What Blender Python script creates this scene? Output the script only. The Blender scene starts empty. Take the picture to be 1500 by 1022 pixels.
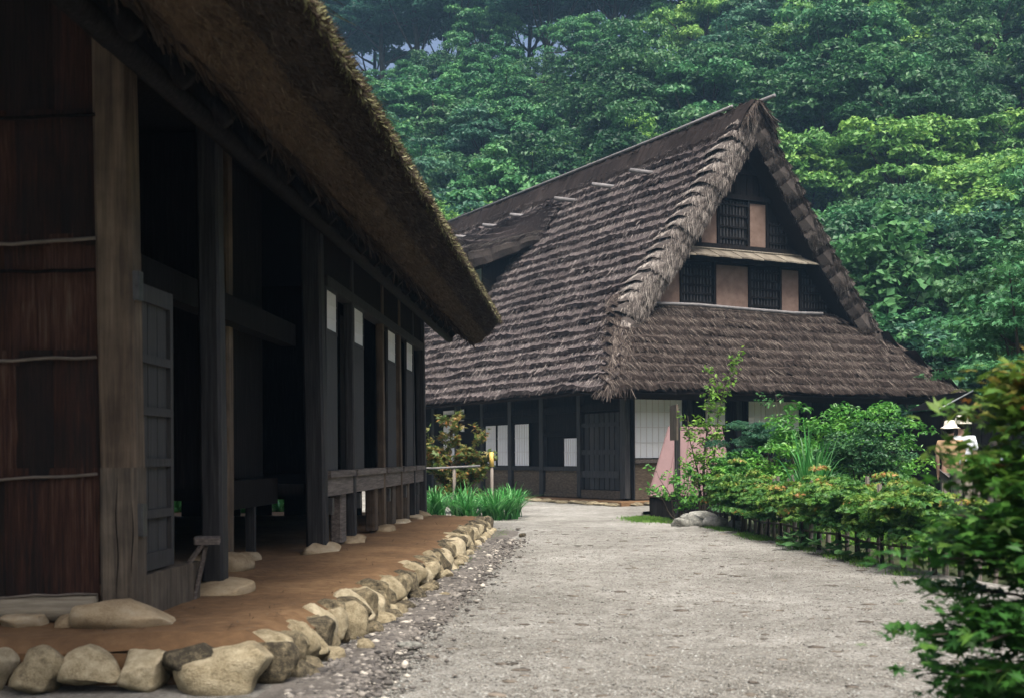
import bpy, math, random
import numpy as np
from mathutils import Vector, Matrix

# ------------------------------------------------------------------ camera, sky, sun, exposure
S = bpy.context.scene
COL = S.collection
cam = bpy.data.cameras.new('camera')
cam.lens = 45.0; cam.sensor_width = 36.0
cam.shift_y = 0.1047
cam.clip_start = 0.1; cam.clip_end = 2000
cam.dof.use_dof = True; cam.dof.focus_distance = 20.0; cam.dof.aperture_fstop = 3.5
camo = bpy.data.objects.new('camera', cam); COL.objects.link(camo)
camo.location = (0, 0, 1.15); camo.rotation_euler = (math.radians(90), math.radians(0.3), 0)
S.camera = camo

SUN_EL, SUN_AZ = math.radians(62), math.radians(168)     # azimuth from +Y towards +X
W = bpy.data.worlds.new('World'); S.world = W; W.use_nodes = True
wn = W.node_tree.nodes; wl = W.node_tree.links
sky = wn.new('ShaderNodeTexSky'); sky.sky_type = 'NISHITA'; sky.sun_disc = False
sky.sun_elevation = SUN_EL; sky.sun_rotation = SUN_AZ
sky.air_density = 0.6; sky.dust_density = 8.0; sky.ozone_density = 1.0
bgn = wn['Background']; bgn.inputs['Strength'].default_value = 0.06
wl.new(sky.outputs[0], bgn.inputs['Color'])
sun = bpy.data.lights.new('sun', 'SUN'); sun.energy = 1.5; sun.angle = math.radians(28); sun.color = (1.0, 0.96, 0.9)
suno = bpy.data.objects.new('sun', sun); COL.objects.link(suno)
sd = Vector((math.sin(SUN_AZ)*math.cos(SUN_EL), math.cos(SUN_AZ)*math.cos(SUN_EL), math.sin(SUN_EL)))
suno.rotation_euler = sd.to_track_quat('Z', 'Y').to_euler(); suno.location = sd*60
S.view_settings.view_transform = 'Standard'; S.view_settings.look = 'None'
S.view_settings.exposure = 2.05; S.view_settings.gamma = 1.0
S.view_settings.use_curve_mapping = False
S.cycles.max_bounces = 6; S.cycles.diffuse_bounces = 3; S.cycles.glossy_bounces = 2
S.cycles.transmission_bounces = 3; S.cycles.volume_bounces = 0
S.cycles.use_denoising = True

RNG = np.random.default_rng(7)
random.seed(7)

# ------------------------------------------------------------------ materials
def new_mat(name):
    m = bpy.data.materials.new(name); m.use_nodes = True
    nt = m.node_tree
    return m, nt, nt.nodes['Principled BSDF']

def ramp(nt, fac, stops):
    r = nt.nodes.new('ShaderNodeValToRGB')
    e = r.color_ramp.elements
    while len(e) < len(stops): e.new(0.5)
    for k, (p, c) in zip(e, stops):
        k.position = p; k.color = (*c, 1)
    nt.links.new(fac, r.inputs['Fac'])
    return r.outputs['Color']

def math_node(nt, op, a, b):
    n = nt.nodes.new('ShaderNodeMath'); n.operation = op
    for i, v in enumerate((a, b)):
        if isinstance(v, (int, float)): n.inputs[i].default_value = v
        else: nt.links.new(v, n.inputs[i])
    return n.outputs[0]

def noise(nt, scale=5, vec=(1, 1, 1), detail=6, rough=0.6, dist=0.0, coord='Object'):
    tc = nt.nodes.new('ShaderNodeTexCoord')
    mp = nt.nodes.new('ShaderNodeMapping'); mp.inputs['Scale'].default_value = vec
    nt.links.new(tc.outputs[coord], mp.inputs['Vector'])
    n = nt.nodes.new('ShaderNodeTexNoise'); n.inputs['Scale'].default_value = scale
    n.inputs['Detail'].default_value = detail; n.inputs['Roughness'].default_value = rough
    n.inputs['Distortion'].default_value = dist
    nt.links.new(mp.outputs[0], n.inputs['Vector'])
    return n.outputs['Fac']

def bump(nt, p, h, strength=0.3, dist=0.02):
    b = nt.nodes.new('ShaderNodeBump'); b.inputs['Strength'].default_value = strength
    b.inputs['Distance'].default_value = dist
    nt.links.new(h, b.inputs['Height']); nt.links.new(b.outputs[0], p.inputs['Normal'])

def rnd(nt):
    return nt.nodes.new('ShaderNodeObjectInfo').outputs['Random']

def grain_mat(name, stops, vec=(1, 1, 1), scale=5, rough=0.85, bs=0.4, bd=0.01, detail=8, obj_var=0.0, dist=0.0, second=None, spec=0.25):
    """colour ramp over a (stretched) noise, plus relief"""
    m, nt, p = new_mat(name)
    f = noise(nt, scale, vec, detail, 0.65, dist)
    if second:
        f2 = noise(nt, second, (1, 1, 1), 4)
        f = math_node(nt, 'ADD', math_node(nt, 'MULTIPLY', f, 0.62), math_node(nt, 'MULTIPLY', f2, 0.38))
    h = f
    if obj_var:
        f = math_node(nt, 'ADD', f, math_node(nt, 'MULTIPLY', math_node(nt, 'SUBTRACT', rnd(nt), 0.5), obj_var))
    nt.links.new(ramp(nt, f, stops), p.inputs['Base Color'])
    p.inputs['Roughness'].default_value = rough
    p.inputs['Specular IOR Level'].default_value = spec
    bump(nt, p, h, bs, bd)
    return m

def fibre_mat(name, stops, vec, scale=4, bs=0.5, obj_var=0.0, gloss=0.8):
    """colour from the per-strand attribute 'var' mixed with a streak noise"""
    m, nt, p = new_mat(name)
    a = nt.nodes.new('ShaderNodeAttribute'); a.attribute_name = 'var'
    f = noise(nt, scale, vec, 5)
    big = noise(nt, 0.5, (1, 1, 1), 3)
    x = math_node(nt, 'ADD', math_node(nt, 'MULTIPLY', a.outputs['Fac'], 0.6), math_node(nt, 'MULTIPLY', f, 0.35))
    x = math_node(nt, 'ADD', x, math_node(nt, 'MULTIPLY', math_node(nt, 'SUBTRACT', big, 0.5), 0.35))
    if obj_var:
        x = math_node(nt, 'ADD', x, math_node(nt, 'MULTIPLY', math_node(nt, 'SUBTRACT', rnd(nt), 0.5), obj_var))
    nt.links.new(ramp(nt, x, stops), p.inputs['Base Color'])
    p.inputs['Roughness'].default_value = 0.95; p.inputs['Specular IOR Level'].default_value = 0.04
    bump(nt, p, f, bs, 0.02)
    return m

def leaf_mat(name, stops, trans=0.3, obj_var=0.25, gloss=0.5, tint=1.0):
    m, nt, p = new_mat(name)
    a = nt.nodes.new('ShaderNodeAttribute'); a.attribute_name = 'var'
    x = a.outputs['Fac']
    if obj_var:
        x = math_node(nt, 'ADD', x, math_node(nt, 'MULTIPLY', math_node(nt, 'SUBTRACT', rnd(nt), 0.5), obj_var))
    c = ramp(nt, x, stops)
    nt.links.new(c, p.inputs['Base Color'])
    p.inputs['Roughness'].default_value = gloss; p.inputs['Specular IOR Level'].default_value = 0.35
    t = nt.nodes.new('ShaderNodeBsdfTranslucent'); nt.links.new(c, t.inputs['Color'])
    mx = nt.nodes.new('ShaderNodeMixShader'); mx.inputs[0].default_value = trans
    out = nt.nodes['Material Output']
    nt.links.new(p.outputs[0], mx.inputs[1]); nt.links.new(t.outputs[0], mx.inputs[2])
    nt.links.new(mx.outputs[0], out.inputs['Surface'])
    return m

M = {}
# setting
def gravel_material():
    m, nt, p = new_mat('gravel')
    fine = noise(nt, 42, (1, 1, 1), 5, 0.8)
    big = noise(nt, 0.55, (1, 1, 1), 5, 0.6)
    mid = noise(nt, 5.0, (1, 1, 1), 6, 0.7)
    x = math_node(nt, 'ADD', math_node(nt, 'MULTIPLY', fine, 0.5), math_node(nt, 'MULTIPLY', big, 0.27))
    x = math_node(nt, 'ADD', x, math_node(nt, 'MULTIPLY', mid, 0.23))
    c = ramp(nt, x, [(0.36, (0.066, 0.061, 0.050)), (0.45, (0.17, 0.163, 0.142)), (0.53, (0.275, 0.268, 0.24)), (0.64, (0.49, 0.48, 0.44))])
    nt.links.new(c, p.inputs['Base Color']); p.inputs['Roughness'].default_value = 0.95
    p.inputs['Specular IOR Level'].default_value = 0.15
    bump(nt, p, math_node(nt, 'ADD', fine, mid), 0.9, 0.03)
    return m
M['gravel'] = gravel_material()
M['pebble'] = leaf_mat('pebble', [(0.0, (0.03545, 0.03455, 0.03137)), (0.3, (0.1417, 0.132, 0.1129)), (0.7, (0.248, 0.2387, 0.207)), (1, (0.3662, 0.3769, 0.3513))], trans=0.0, obj_var=0, gloss=0.9)
M['gutter_pebble'] = leaf_mat('gutter_pebble', [(0.0, (0.03, 0.028, 0.026)), (0.5, (0.11, 0.10, 0.09)), (0.9, (0.24, 0.22, 0.19)), (1, (0.42, 0.39, 0.33))], trans=0.0, obj_var=0, gloss=0.9)
M['clod'] = leaf_mat('clod', [(0, (0.05, 0.042, 0.034)), (1, (0.17, 0.145, 0.115))], trans=0.0, obj_var=0, gloss=0.95)
M['dirt'] = grain_mat('packed_dirt', [(0.3, (0.07145, 0.0412, 0.02059)), (0.5, (0.1381, 0.08033, 0.03872)), (0.68, (0.2292, 0.1417, 0.07103))], scale=1.1, rough=0.95, bs=0.9, bd=0.03, second=14)
M['gutter'] = grain_mat('damp_sand', [(0.35, (0.05, 0.044, 0.038)), (0.5, (0.105, 0.095, 0.083)), (0.66, (0.18, 0.165, 0.145))], scale=3, rough=0.95, bs=0.7, bd=0.02, second=45)
M['soil'] = grain_mat('garden_soil', [(0.35, (0.02, 0.03, 0.012)), (0.6, (0.05, 0.06, 0.025))], scale=3, rough=0.95)
M['hill'] = grain_mat('hill_floor', [(0.35, (0.008, 0.018, 0.008)), (0.65, (0.03, 0.05, 0.02))], scale=0.8, rough=0.95)
M['stone'] = grain_mat('river_stone', [(0.32, (0.04452, 0.0378, 0.02528)), (0.42, (0.1447, 0.1208, 0.07676)), (0.52, (0.2783, 0.231, 0.14)), (0.60, (0.3673, 0.315, 0.2032)), (0.72, (0.512, 0.441, 0.3025))], scale=2.6, rough=0.9, bs=0.9, bd=0.03, obj_var=0.34, second=22)
M['stone_pad'] = grain_mat('foundation_stone', [(0.3, (0.156, 0.1072, 0.0585)), (0.5, (0.3217, 0.2535, 0.156)), (0.7, (0.4485, 0.39, 0.2828))], scale=1.6, rough=0.85, bs=0.4, bd=0.01, obj_var=0.2, second=30)
M['rock'] = grain_mat('garden_rock', [(0.3, (0.09, 0.09, 0.08)), (0.55, (0.25, 0.25, 0.22)), (0.75, (0.42, 0.41, 0.37))], scale=4, rough=0.9, bs=0.5, obj_var=0.2)
# wood
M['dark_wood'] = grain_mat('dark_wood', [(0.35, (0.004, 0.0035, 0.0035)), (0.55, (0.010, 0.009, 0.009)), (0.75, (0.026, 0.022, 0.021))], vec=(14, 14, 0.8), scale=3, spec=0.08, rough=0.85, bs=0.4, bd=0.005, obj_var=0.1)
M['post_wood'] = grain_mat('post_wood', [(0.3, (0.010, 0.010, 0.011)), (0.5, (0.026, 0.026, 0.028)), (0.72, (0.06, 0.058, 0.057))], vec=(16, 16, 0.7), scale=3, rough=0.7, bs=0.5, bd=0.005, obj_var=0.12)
M['pillar_wood'] = grain_mat('weathered_pillar', [(0.30, (0.02194, 0.01596, 0.01197)), (0.45, (0.06484, 0.04788, 0.03392)), (0.58, (0.1197, 0.08977, 0.06284)), (0.75, (0.2095, 0.1696, 0.1197))], vec=(9, 9, 0.5), scale=2.5, rough=0.85, bs=0.7, bd=0.012, second=3.0)
M['splice_wood'] = grain_mat('grey_splice', [(0.3, (0.02056, 0.01714, 0.014)), (0.5, (0.08225, 0.06732, 0.0517)), (0.72, (0.1782, 0.1469, 0.1077))], vec=(14, 14, 0.6), scale=3, rough=0.85, bs=0.7, bd=0.008, second=4)
M['rail_wood'] = grain_mat('rail_wood', [(0.3, (0.05, 0.04, 0.034)), (0.5, (0.11, 0.095, 0.085)), (0.72, (0.2, 0.175, 0.155))], vec=(8, 0.7, 14), scale=4, rough=0.8, bs=0.4, bd=0.004, obj_var=0.12)
M['board_grey'] = grain_mat('grey_board', [(0.3, (0.018, 0.019, 0.022)), (0.5, (0.038, 0.039, 0.043)), (0.75, (0.07, 0.07, 0.073))], vec=(10, 30, 0.6), scale=3, rough=0.75, bs=0.3, bd=0.003, obj_var=0.08)
M['door_wood'] = grain_mat('door_wood', [(0.3, (0.0189, 0.0189, 0.02016)), (0.5, (0.0357, 0.0357, 0.03696)), (0.75, (0.063, 0.0609, 0.0588))], vec=(14, 22, 0.7), scale=3, rough=0.75, bs=0.4, bd=0.003, obj_var=0.1)
M['bark'] = grain_mat('cedar_bark', [(0.34, (0.00374, 0.002805, 0.002805)), (0.47, (0.01215, 0.006545, 0.005142)), (0.56, (0.02805, 0.01028, 0.006077)), (0.64, (0.05142, 0.02337, 0.01403)), (0.78, (0.0935, 0.0748, 0.0561))], vec=(22, 22, 0.9), scale=3, rough=0.8, bs=1.0, bd=0.02, obj_var=0.22, second=1.1)
M['branch'] = grain_mat('pale_branch', [(0.3, (0.063, 0.0525, 0.042)), (0.6, (0.154, 0.133, 0.112)), (0.8, (0.224, 0.203, 0.175))], vec=(1, 12, 12), scale=4, rough=0.85)
M['log'] = grain_mat('pale_log', [(0.3, (0.13, 0.11, 0.08)), (0.6, (0.27, 0.24, 0.18)), (0.8, (0.36, 0.33, 0.26))], vec=(1, 12, 12), scale=3, rough=0.85, bs=0.5)
M['pole'] = grain_mat('grey_pole', [(0.3, (0.09, 0.08625, 0.08625)), (0.6, (0.195, 0.1875, 0.1875)), (0.8, (0.315, 0.3075, 0.3))], vec=(3, 10, 10), scale=3, rough=0.8, obj_var=0.2)
M['stake'] = grain_mat('fence_stake', [(0.3, (0.07, 0.06, 0.05)), (0.6, (0.2, 0.175, 0.15)), (0.8, (0.33, 0.3, 0.26))], vec=(14, 14, 1), scale=4, rough=0.85, obj_var=0.2)
M['wall_mud'] = grain_mat('tan_wall', [(0.3, (0.12, 0.07875, 0.06)), (0.7, (0.1875, 0.1312, 0.105))], scale=6, rough=0.9, bs=0.15, obj_var=0.08)
M['base_board'] = grain_mat('base_board', [(0.3, (0.045, 0.035, 0.025)), (0.55, (0.11, 0.085, 0.06)), (0.75, (0.17, 0.14, 0.10))], vec=(3, 3, 12), scale=3, rough=0.85, obj_var=0.1)
M['pent'] = grain_mat('pent_board', [(0.3, (0.07, 0.058, 0.045)), (0.6, (0.17, 0.15, 0.115)), (0.8, (0.28, 0.26, 0.21))], vec=(14, 1, 1), scale=3, rough=0.85, obj_var=0.2)
M['paper'] = grain_mat('shoji_paper', [(0.2, (0.74, 0.76, 0.78)), (0.8, (0.84, 0.86, 0.88))], scale=3, rough=0.9, bs=0.02, spec=0.1)
M['lattice'] = grain_mat('shoji_bar', [(0.3, (0.6, 0.588, 0.588)), (0.7, (0.72, 0.708, 0.708))], vec=(10, 10, 1), scale=4, rough=0.85, bs=0.1)
M['slat_green'] = grain_mat('bamboo_slat', [(0.3, (0.112, 0.168, 0.144)), (0.7, (0.24, 0.304, 0.256))], vec=(10, 10, 1), scale=4, rough=0.7)
M['mauve'] = grain_mat('mauve_sheet', [(0.3, (0.1105, 0.0663, 0.0663)), (0.7, (0.1615, 0.1003, 0.09775))], vec=(1, 1, 1), scale=2.0, rough=0.7, bs=0.1, second=20)
M['iron'] = grain_mat('dark_iron', [(0.3, (0.012, 0.013, 0.014)), (0.7, (0.05, 0.05, 0.05))], scale=20, rough=0.5, spec=0.5)
M['tin_edge'] = grain_mat('tin_edge', [(0.3, (0.22, 0.24, 0.26)), (0.7, (0.36, 0.38, 0.4))], scale=6, rough=0.5)
M['trunk'] = grain_mat('trunk_bark', [(0.3, (0.018, 0.014, 0.01)), (0.55, (0.05, 0.04, 0.03)), (0.75, (0.10, 0.085, 0.07))], vec=(6, 6, 1), scale=3, rough=0.9, bs=0.6)
M['bamboo_yellow'] = grain_mat('yellow_bamboo', [(0.3, (0.45, 0.28, 0.06)), (0.7, (0.62, 0.45, 0.15))], vec=(8, 8, 1), scale=3, rough=0.5)
# thatch
TB = [(0.15, (0.016, 0.013, 0.013)), (0.40, (0.058, 0.048, 0.047)), (0.62, (0.15, 0.128, 0.122)), (0.85, (0.34, 0.305, 0.28))]
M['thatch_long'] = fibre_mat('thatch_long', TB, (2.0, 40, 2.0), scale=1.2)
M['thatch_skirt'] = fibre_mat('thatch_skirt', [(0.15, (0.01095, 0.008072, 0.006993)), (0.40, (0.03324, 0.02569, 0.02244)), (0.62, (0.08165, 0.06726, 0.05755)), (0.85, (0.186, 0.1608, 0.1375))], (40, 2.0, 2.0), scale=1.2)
M['thatch_verge'] = fibre_mat('thatch_verge', [(0.12, (0.0187, 0.0153, 0.0136)), (0.36, (0.07225, 0.06205, 0.0561)), (0.60, (0.204, 0.1802, 0.1615)), (0.85, (0.408, 0.374, 0.3315))], (10, 6, 10), scale=2, obj_var=0.15)
M['thatch_ridge'] = fibre_mat('thatch_ridge', [(0.1, (0.0096, 0.0072, 0.0066)), (0.4, (0.0252, 0.0198, 0.018)), (0.65, (0.06, 0.0492, 0.0444)), (0.9, (0.156, 0.132, 0.114))], (2, 30, 2), scale=1.5)
M['thatch_tan'] = fibre_mat('thatch_cut_tan', [(0.1, (0.02744, 0.01786, 0.01182)), (0.4, (0.07375, 0.05107, 0.03444)), (0.65, (0.1305, 0.09768, 0.06748)), (0.9, (0.2145, 0.1742, 0.1288))], (12, 6, 12), scale=3)
M['thatch_brown'] = fibre_mat('thatch_cut_brown', [(0.1, (0.01656, 0.01162, 0.009163)), (0.4, (0.04832, 0.036, 0.0291)), (0.65, (0.09104, 0.07129, 0.05749)), (0.9, (0.1782, 0.1487, 0.124))], (12, 6, 12), scale=3)
M['thatch_moss'] = fibre_mat('thatch_moss', [(0.1, (0.0416, 0.03952, 0.02288)), (0.4, (0.104, 0.0988, 0.052)), (0.65, (0.1976, 0.1976, 0.0988)), (0.9, (0.3952, 0.3952, 0.2496))], (8, 8, 8), scale=3)
# foliage
M['leaf_mid'] = leaf_mat('leaf_mid', [(0, (0.01441, 0.0728, 0.02865)), (0.5, (0.05125, 0.182, 0.06686)), (1, (0.1441, 0.3422, 0.1075))])
M['leaf_dark'] = leaf_mat('leaf_dark', [(0, (0.01121, 0.0495, 0.02149)), (0.5, (0.03524, 0.1165, 0.04298)), (1, (0.0961, 0.2184, 0.07164))])
M['leaf_bright'] = leaf_mat('leaf_bright', [(0, (0.0396, 0.132, 0.03696)), (0.5, (0.1254, 0.2904, 0.066)), (1, (0.2904, 0.4752, 0.099))])
M['leaf_blue'] = leaf_mat('leaf_blue', [(0, (0.01386, 0.0588, 0.03674)), (0.5, (0.04004, 0.1288, 0.07347)), (1, (0.0924, 0.224, 0.1148))])
M['leaf_crest_backlit'] = leaf_mat('leaf_crest_backlit', [(0, (0.02, 0.07, 0.05)), (0.5, (0.05, 0.15, 0.10)), (1, (0.10, 0.24, 0.15))], trans=0.6)  # brightened, more translucent leaves: backlit glow put into the colour
M['leaf_bush'] = leaf_mat('leaf_bush', [(0, (0.021, 0.0945, 0.0189)), (0.5, (0.0735, 0.2415, 0.03675)), (1, (0.189, 0.42, 0.063))], obj_var=0.1, gloss=0.4)
M['leaf_young'] = leaf_mat('leaf_young', [(0, (0.06, 0.16, 0.02)), (0.5, (0.13, 0.28, 0.035)), (1, (0.24, 0.40, 0.06))], obj_var=0.0, trans=0.4)
M['leaf_kudzu'] = leaf_mat('leaf_kudzu', [(0, (0.03, 0.12, 0.04)), (0.5, (0.07, 0.2, 0.065)), (1, (0.14, 0.30, 0.10))], obj_var=0.0, trans=0.35)
M['leaf_maple'] = leaf_mat('leaf_maple', [(0, (0.013, 0.065, 0.013)), (0.45, (0.0416, 0.143, 0.0208)), (0.78, (0.117, 0.195, 0.026)), (0.95, (0.221, 0.156, 0.0312)), (1, (0.26, 0.104, 0.0325))], obj_var=0.0, trans=0.35)
M['leaf_hedge'] = leaf_mat('leaf_hedge', [(0, (0.0162, 0.07425, 0.0189)), (0.45, (0.06075, 0.1755, 0.0297)), (0.8, (0.1485, 0.2565, 0.0405)), (0.96, (0.2565, 0.2295, 0.04725)), (1, (0.351, 0.1755, 0.06075))], obj_var=0.12, trans=0.35)
M['leaf_red'] = leaf_mat('leaf_red', [(0, (0.03, 0.08, 0.02)), (0.45, (0.10, 0.15, 0.035)), (0.75, (0.26, 0.17, 0.05)), (1, (0.42, 0.15, 0.06))], obj_var=0.0, trans=0.35)
M['blade'] = leaf_mat('strap_leaf', [(0, (0.02, 0.11, 0.025)), (0.5, (0.06, 0.26, 0.055)), (1, (0.2, 0.44, 0.17))], obj_var=0.1, trans=0.3, gloss=0.3)
M['grass'] = leaf_mat('grass', [(0, (0.05, 0.13, 0.02)), (0.5, (0.10, 0.23, 0.03)), (1, (0.2, 0.33, 0.07))], obj_var=0.0, trans=0.3)
# people
for nm, c in (('skin', (0.42, 0.26, 0.19)), ('hair', (0.015, 0.012, 0.01)), ('hat_cloth', (0.74, 0.70, 0.60)), ('shirt_tan', (0.42, 0.28, 0.16)),
              ('shirt_white', (0.66, 0.70, 0.75)), ('shirt_pale', (0.55, 0.66, 0.80)), ('trouser', (0.09, 0.08, 0.075)), ('trouser_pale', (0.35, 0.31, 0.25))):
    M[nm] = grain_mat(nm, [(0.3, tuple(x*0.85 for x in c)), (0.7, tuple(min(1, x*1.1) for x in c))], scale=9, rough=0.85, bs=0.1)

# ------------------------------------------------------------------ mesh helpers
class MB:
    def __init__(self): self.v = []; self.f = []; self.a = []; self.n = 0
    def add(self, V, F, var=0.3):
        V = np.asarray(V, float).reshape(-1, 3); o = self.n
        self.v.append(V); self.n += len(V)
        if isinstance(F, np.ndarray):
            self.f.extend((F+o).tolist())
        else:
            self.f.extend([[i+o for i in q] for q in F])
        k = len(F)
        self.a.append(np.full(k, var) if np.isscalar(var) else np.asarray(var, float))
        return self
    def mesh(self, name, mat, smooth=False):
        me = bpy.data.meshes.new(name)
        me.from_pydata(np.concatenate(self.v).tolist(), [], self.f)
        at = me.attributes.new('var', 'FLOAT', 'FACE')
        at.data.foreach_set('value', np.concatenate(self.a).astype(np.float32))
        if smooth: me.polygons.foreach_set('use_smooth', np.ones(len(me.polygons), bool))
        me.materials.append(mat); me.update()
        return me
    def build(self, name, mat, parent=None, smooth=False, loc=None):
        return link(name, self.mesh(name, mat, smooth), parent, loc)
    # shapes
    def box(self, x0, x1, y0, y1, z0, z1, var=0.3, bev=0.0):
        if bev:
            c = np.array([(x0+x1)/2, (y0+y1)/2]); hx, hy = (x1-x0)/2, (y1-y0)/2
            ring = [(-hx+bev, -hy), (hx-bev, -hy), (hx, -hy+bev), (hx, hy-bev), (hx-bev, hy), (-hx+bev, hy), (-hx, hy-bev), (-hx, -hy+bev)]
            V = [(c[0]+a, c[1]+b, z) for z in (z0, z1) for a, b in ring]
            F = [[i, (i+1) % 8, 8+(i+1) % 8, 8+i] for i in range(8)]+[list(range(7, -1, -1)), list(range(8, 16))]
            return self.add(V, F, var)
        V = [(x, y, z) for z in (z0, z1) for y in (y0, y1) for x in (x0, x1)]
        F = [[0, 2, 3, 1], [4, 5, 7, 6], [0, 1, 5, 4], [2, 6, 7, 3], [0, 4, 6, 2], [1, 3, 7, 5]]
        return self.add(V, F, var)
    def tube(self, pts, rad, n=8, var=0.3, caps=True):
        P = np.asarray(pts, float); m = len(P)
        R = np.full(m, rad) if np.isscalar(rad) else np.asarray(rad, float)
        T = np.gradient(P, axis=0); T /= np.linalg.norm(T, axis=1)[:, None]+1e-9
        ref = np.array([0, 0, 1.0]) if abs(T[0, 2]) < 0.9 else np.array([1.0, 0, 0])
        V = []
        for k in range(m):
            a = np.cross(T[k], ref); a /= np.linalg.norm(a)+1e-9; b = np.cross(T[k], a)
            for j in range(n):
                th = 2*math.pi*j/n
                V.append(P[k]+R[k]*(math.cos(th)*a+math.sin(th)*b))
        F = [[k*n+j, (k+1)*n+j, (k+1)*n+(j+1) % n, k*n+(j+1) % n] for k in range(m-1) for j in range(n)]
        if caps: F += [list(range(n)), list(range((m-1)*n, m*n))[::-1]]
        return self.add(V, F, var)
    def grid(self, G, var=0.3):
        G = np.asarray(G, float); a, b = G.shape[:2]
        i = np.arange(a-1)[:, None]*b+np.arange(b-1)[None]
        F = np.stack([i, i+1, i+b+1, i+b], -1).reshape(-1, 4)
        return self.add(G.reshape(-1, 3), F, var)
    def strands(self, P, D, N, L, w, var):
        """thin pointed straws: base P, unit direction D, width across N x D"""
        P = np.asarray(P, float); D = np.asarray(D, float)
        s = np.cross(N, D); s /= np.linalg.norm(s, axis=1)[:, None]+1e-9
        L = np.asarray(L)[:, None]; w = np.asarray(w)[:, None]
        V = np.stack([P-s*w*0.5, P+s*w*0.5, P+D*L+s*w*0.18, P+D*L-s*w*0.18], 1).reshape(-1, 3)
        F = np.arange(len(P)*4).reshape(-1, 4)
        return self.add(V, F, var)
    def leaves(self, P, N, size, var, aspect=0.6, fold=0.15, shape='rhomb', rng=RNG):
        n = len(P); N = N/(np.linalg.norm(N, axis=1)[:, None]+1e-9)
        r = rng.normal(size=(n, 3)); d = np.cross(N, r); d /= np.linalg.norm(d, axis=1)[:, None]+1e-9
        s = np.cross(N, d); z = np.asarray(size)
        z = np.full(n, z) if z.ndim == 0 else z
        z = z[:, None]
        if shape == 'rhomb':
            V = np.stack([P-d*z*0.5, P+s*z*aspect*0.5+N*z*fold, P+d*z*0.5, P-s*z*aspect*0.5+N*z*fold], 1).reshape(-1, 3)
            i = np.arange(n)*4
            F = np.stack([np.stack([i, i+1, i+2], 1), np.stack([i, i+2, i+3], 1)], 1).reshape(-1, 3)
            return self.add(V, F, np.repeat(var, 2))
        # five-lobed star leaf
        angs = [math.radians(a) for a in (180, 118, 72, 40, 0, -40, -72, -118)]
        rads = [0.30, 0.52, 0.20, 0.62, 0.22, 0.72, 0.22, 0.62]
        tips = [(-0.32, 0.0), (-0.18, 0.46), (0.02, 0.13), (0.34, 0.42), (0.2, 0.09), (0.62, 0.0), (0.2, -0.09), (0.34, -0.42), (0.02, -0.13), (-0.18, -0.46)]
        V = np.stack([P+d*z*a+s*z*b-N*z*(a*a+b*b)*fold*1.5 for a, b in tips], 1).reshape(-1, 3)
        i = np.arange(n)*10
        F = np.stack([i+k for k in range(10)], 1)
        return self.add(V, F, var)

def link(name, me, parent=None, loc=None):
    o = bpy.data.objects.new(name, me); COL.objects.link(o)
    if parent: o.parent = parent
    if loc is not None: o.location = loc
    return o
def tag(o, label=None, cat=None, group=None, kind=None):
    if label: o['label'] = label
    if cat: o['category'] = cat
    if group: o['group'] = group
    if kind: o['kind'] = kind
    return o
def thing(name, label, cat, loc=(0, 0, 0), rz=0, group=None):
    o = bpy.data.objects.new(name, None); COL.objects.link(o)
    o.location = loc; o.rotation_euler = (0, 0, rz); o.empty_display_size = 0.2
    return tag(o, label, cat, group)
def copy_tree(o, parent=None):
    c = o.copy(); COL.objects.link(c); c.parent = parent
    for ch in list(o.children): copy_tree(ch, c)
    return c

def hash_noise(x, y, seed=0.0):
    return (np.sin(x*1.7+seed)*np.cos(y*1.3-seed*2)+0.5*np.sin(x*3.9-y*2.7+seed*3)+0.25*np.sin(x*8.3+y*7.1+seed))/1.75

ICO = {}
def ico(sub):
    if sub not in ICO:
        import bmesh
        bm = bmesh.new(); bmesh.ops.create_icosphere(bm, subdivisions=sub, radius=1)
        V = np.array([v.co[:] for v in bm.verts]); F = np.array([[v.index for v in f.verts] for f in bm.faces]); bm.free()
        ICO[sub] = (V, F)
    return ICO[sub]
def stone_mesh(seed, sub=3, sq=0.75, rough=0.12, mat=None):
    r = np.random.default_rng(seed); V, F = ico(sub); V = V.copy()
    V = np.sign(V)*np.abs(V)**sq
    V /= np.max(np.abs(V))
    for k in range(8):                                         # worn flat facets
        n = r.normal(size=3); n /= np.linalg.norm(n); d = r.uniform(0.55, 0.88)
        ex = np.maximum(0, V@n-d); V -= ex[:, None]*n*0.9
    ph = r.uniform(0, 6, 3)
    for fr, am in ((2.1, rough), (4.5, rough*0.45), (9, rough*0.25), (17, rough*0.10)):
        dsp = np.sin(V[:, 0]*fr+ph[0])*np.cos(V[:, 1]*fr+ph[1])+np.sin(V[:, 2]*fr+ph[2]+V[:, 0]*fr)
        V *= (1+am*dsp[:, None]*0.6)
    return MB().add(V, F).mesh('stone', mat or M['stone'], True)

# ------------------------------------------------------------------ ground, hill, courtyard
def hill_d(X, Y): return 0.35*(X-12)+0.94*(Y-49)
DC = 45.0
def hill_z(X, Y):
    X = np.asarray(X, float); Y = np.asarray(Y, float)
    d = hill_d(X, Y)+1.5*hash_noise(X*0.12, Y*0.12, 1.0)
    up = np.clip(d, 0, None); up = up*up/(up+3.0)              # soft foot
    h = 0.735*up
    top = 0.735*DC*DC/(DC+3.0)
    h = np.where(d > DC, top-0.55*(d-DC), h)
    return h+0.4*hash_noise(X*0.3, Y*0.3, 2.0)*np.clip(d/10, 0, 1)

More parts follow.
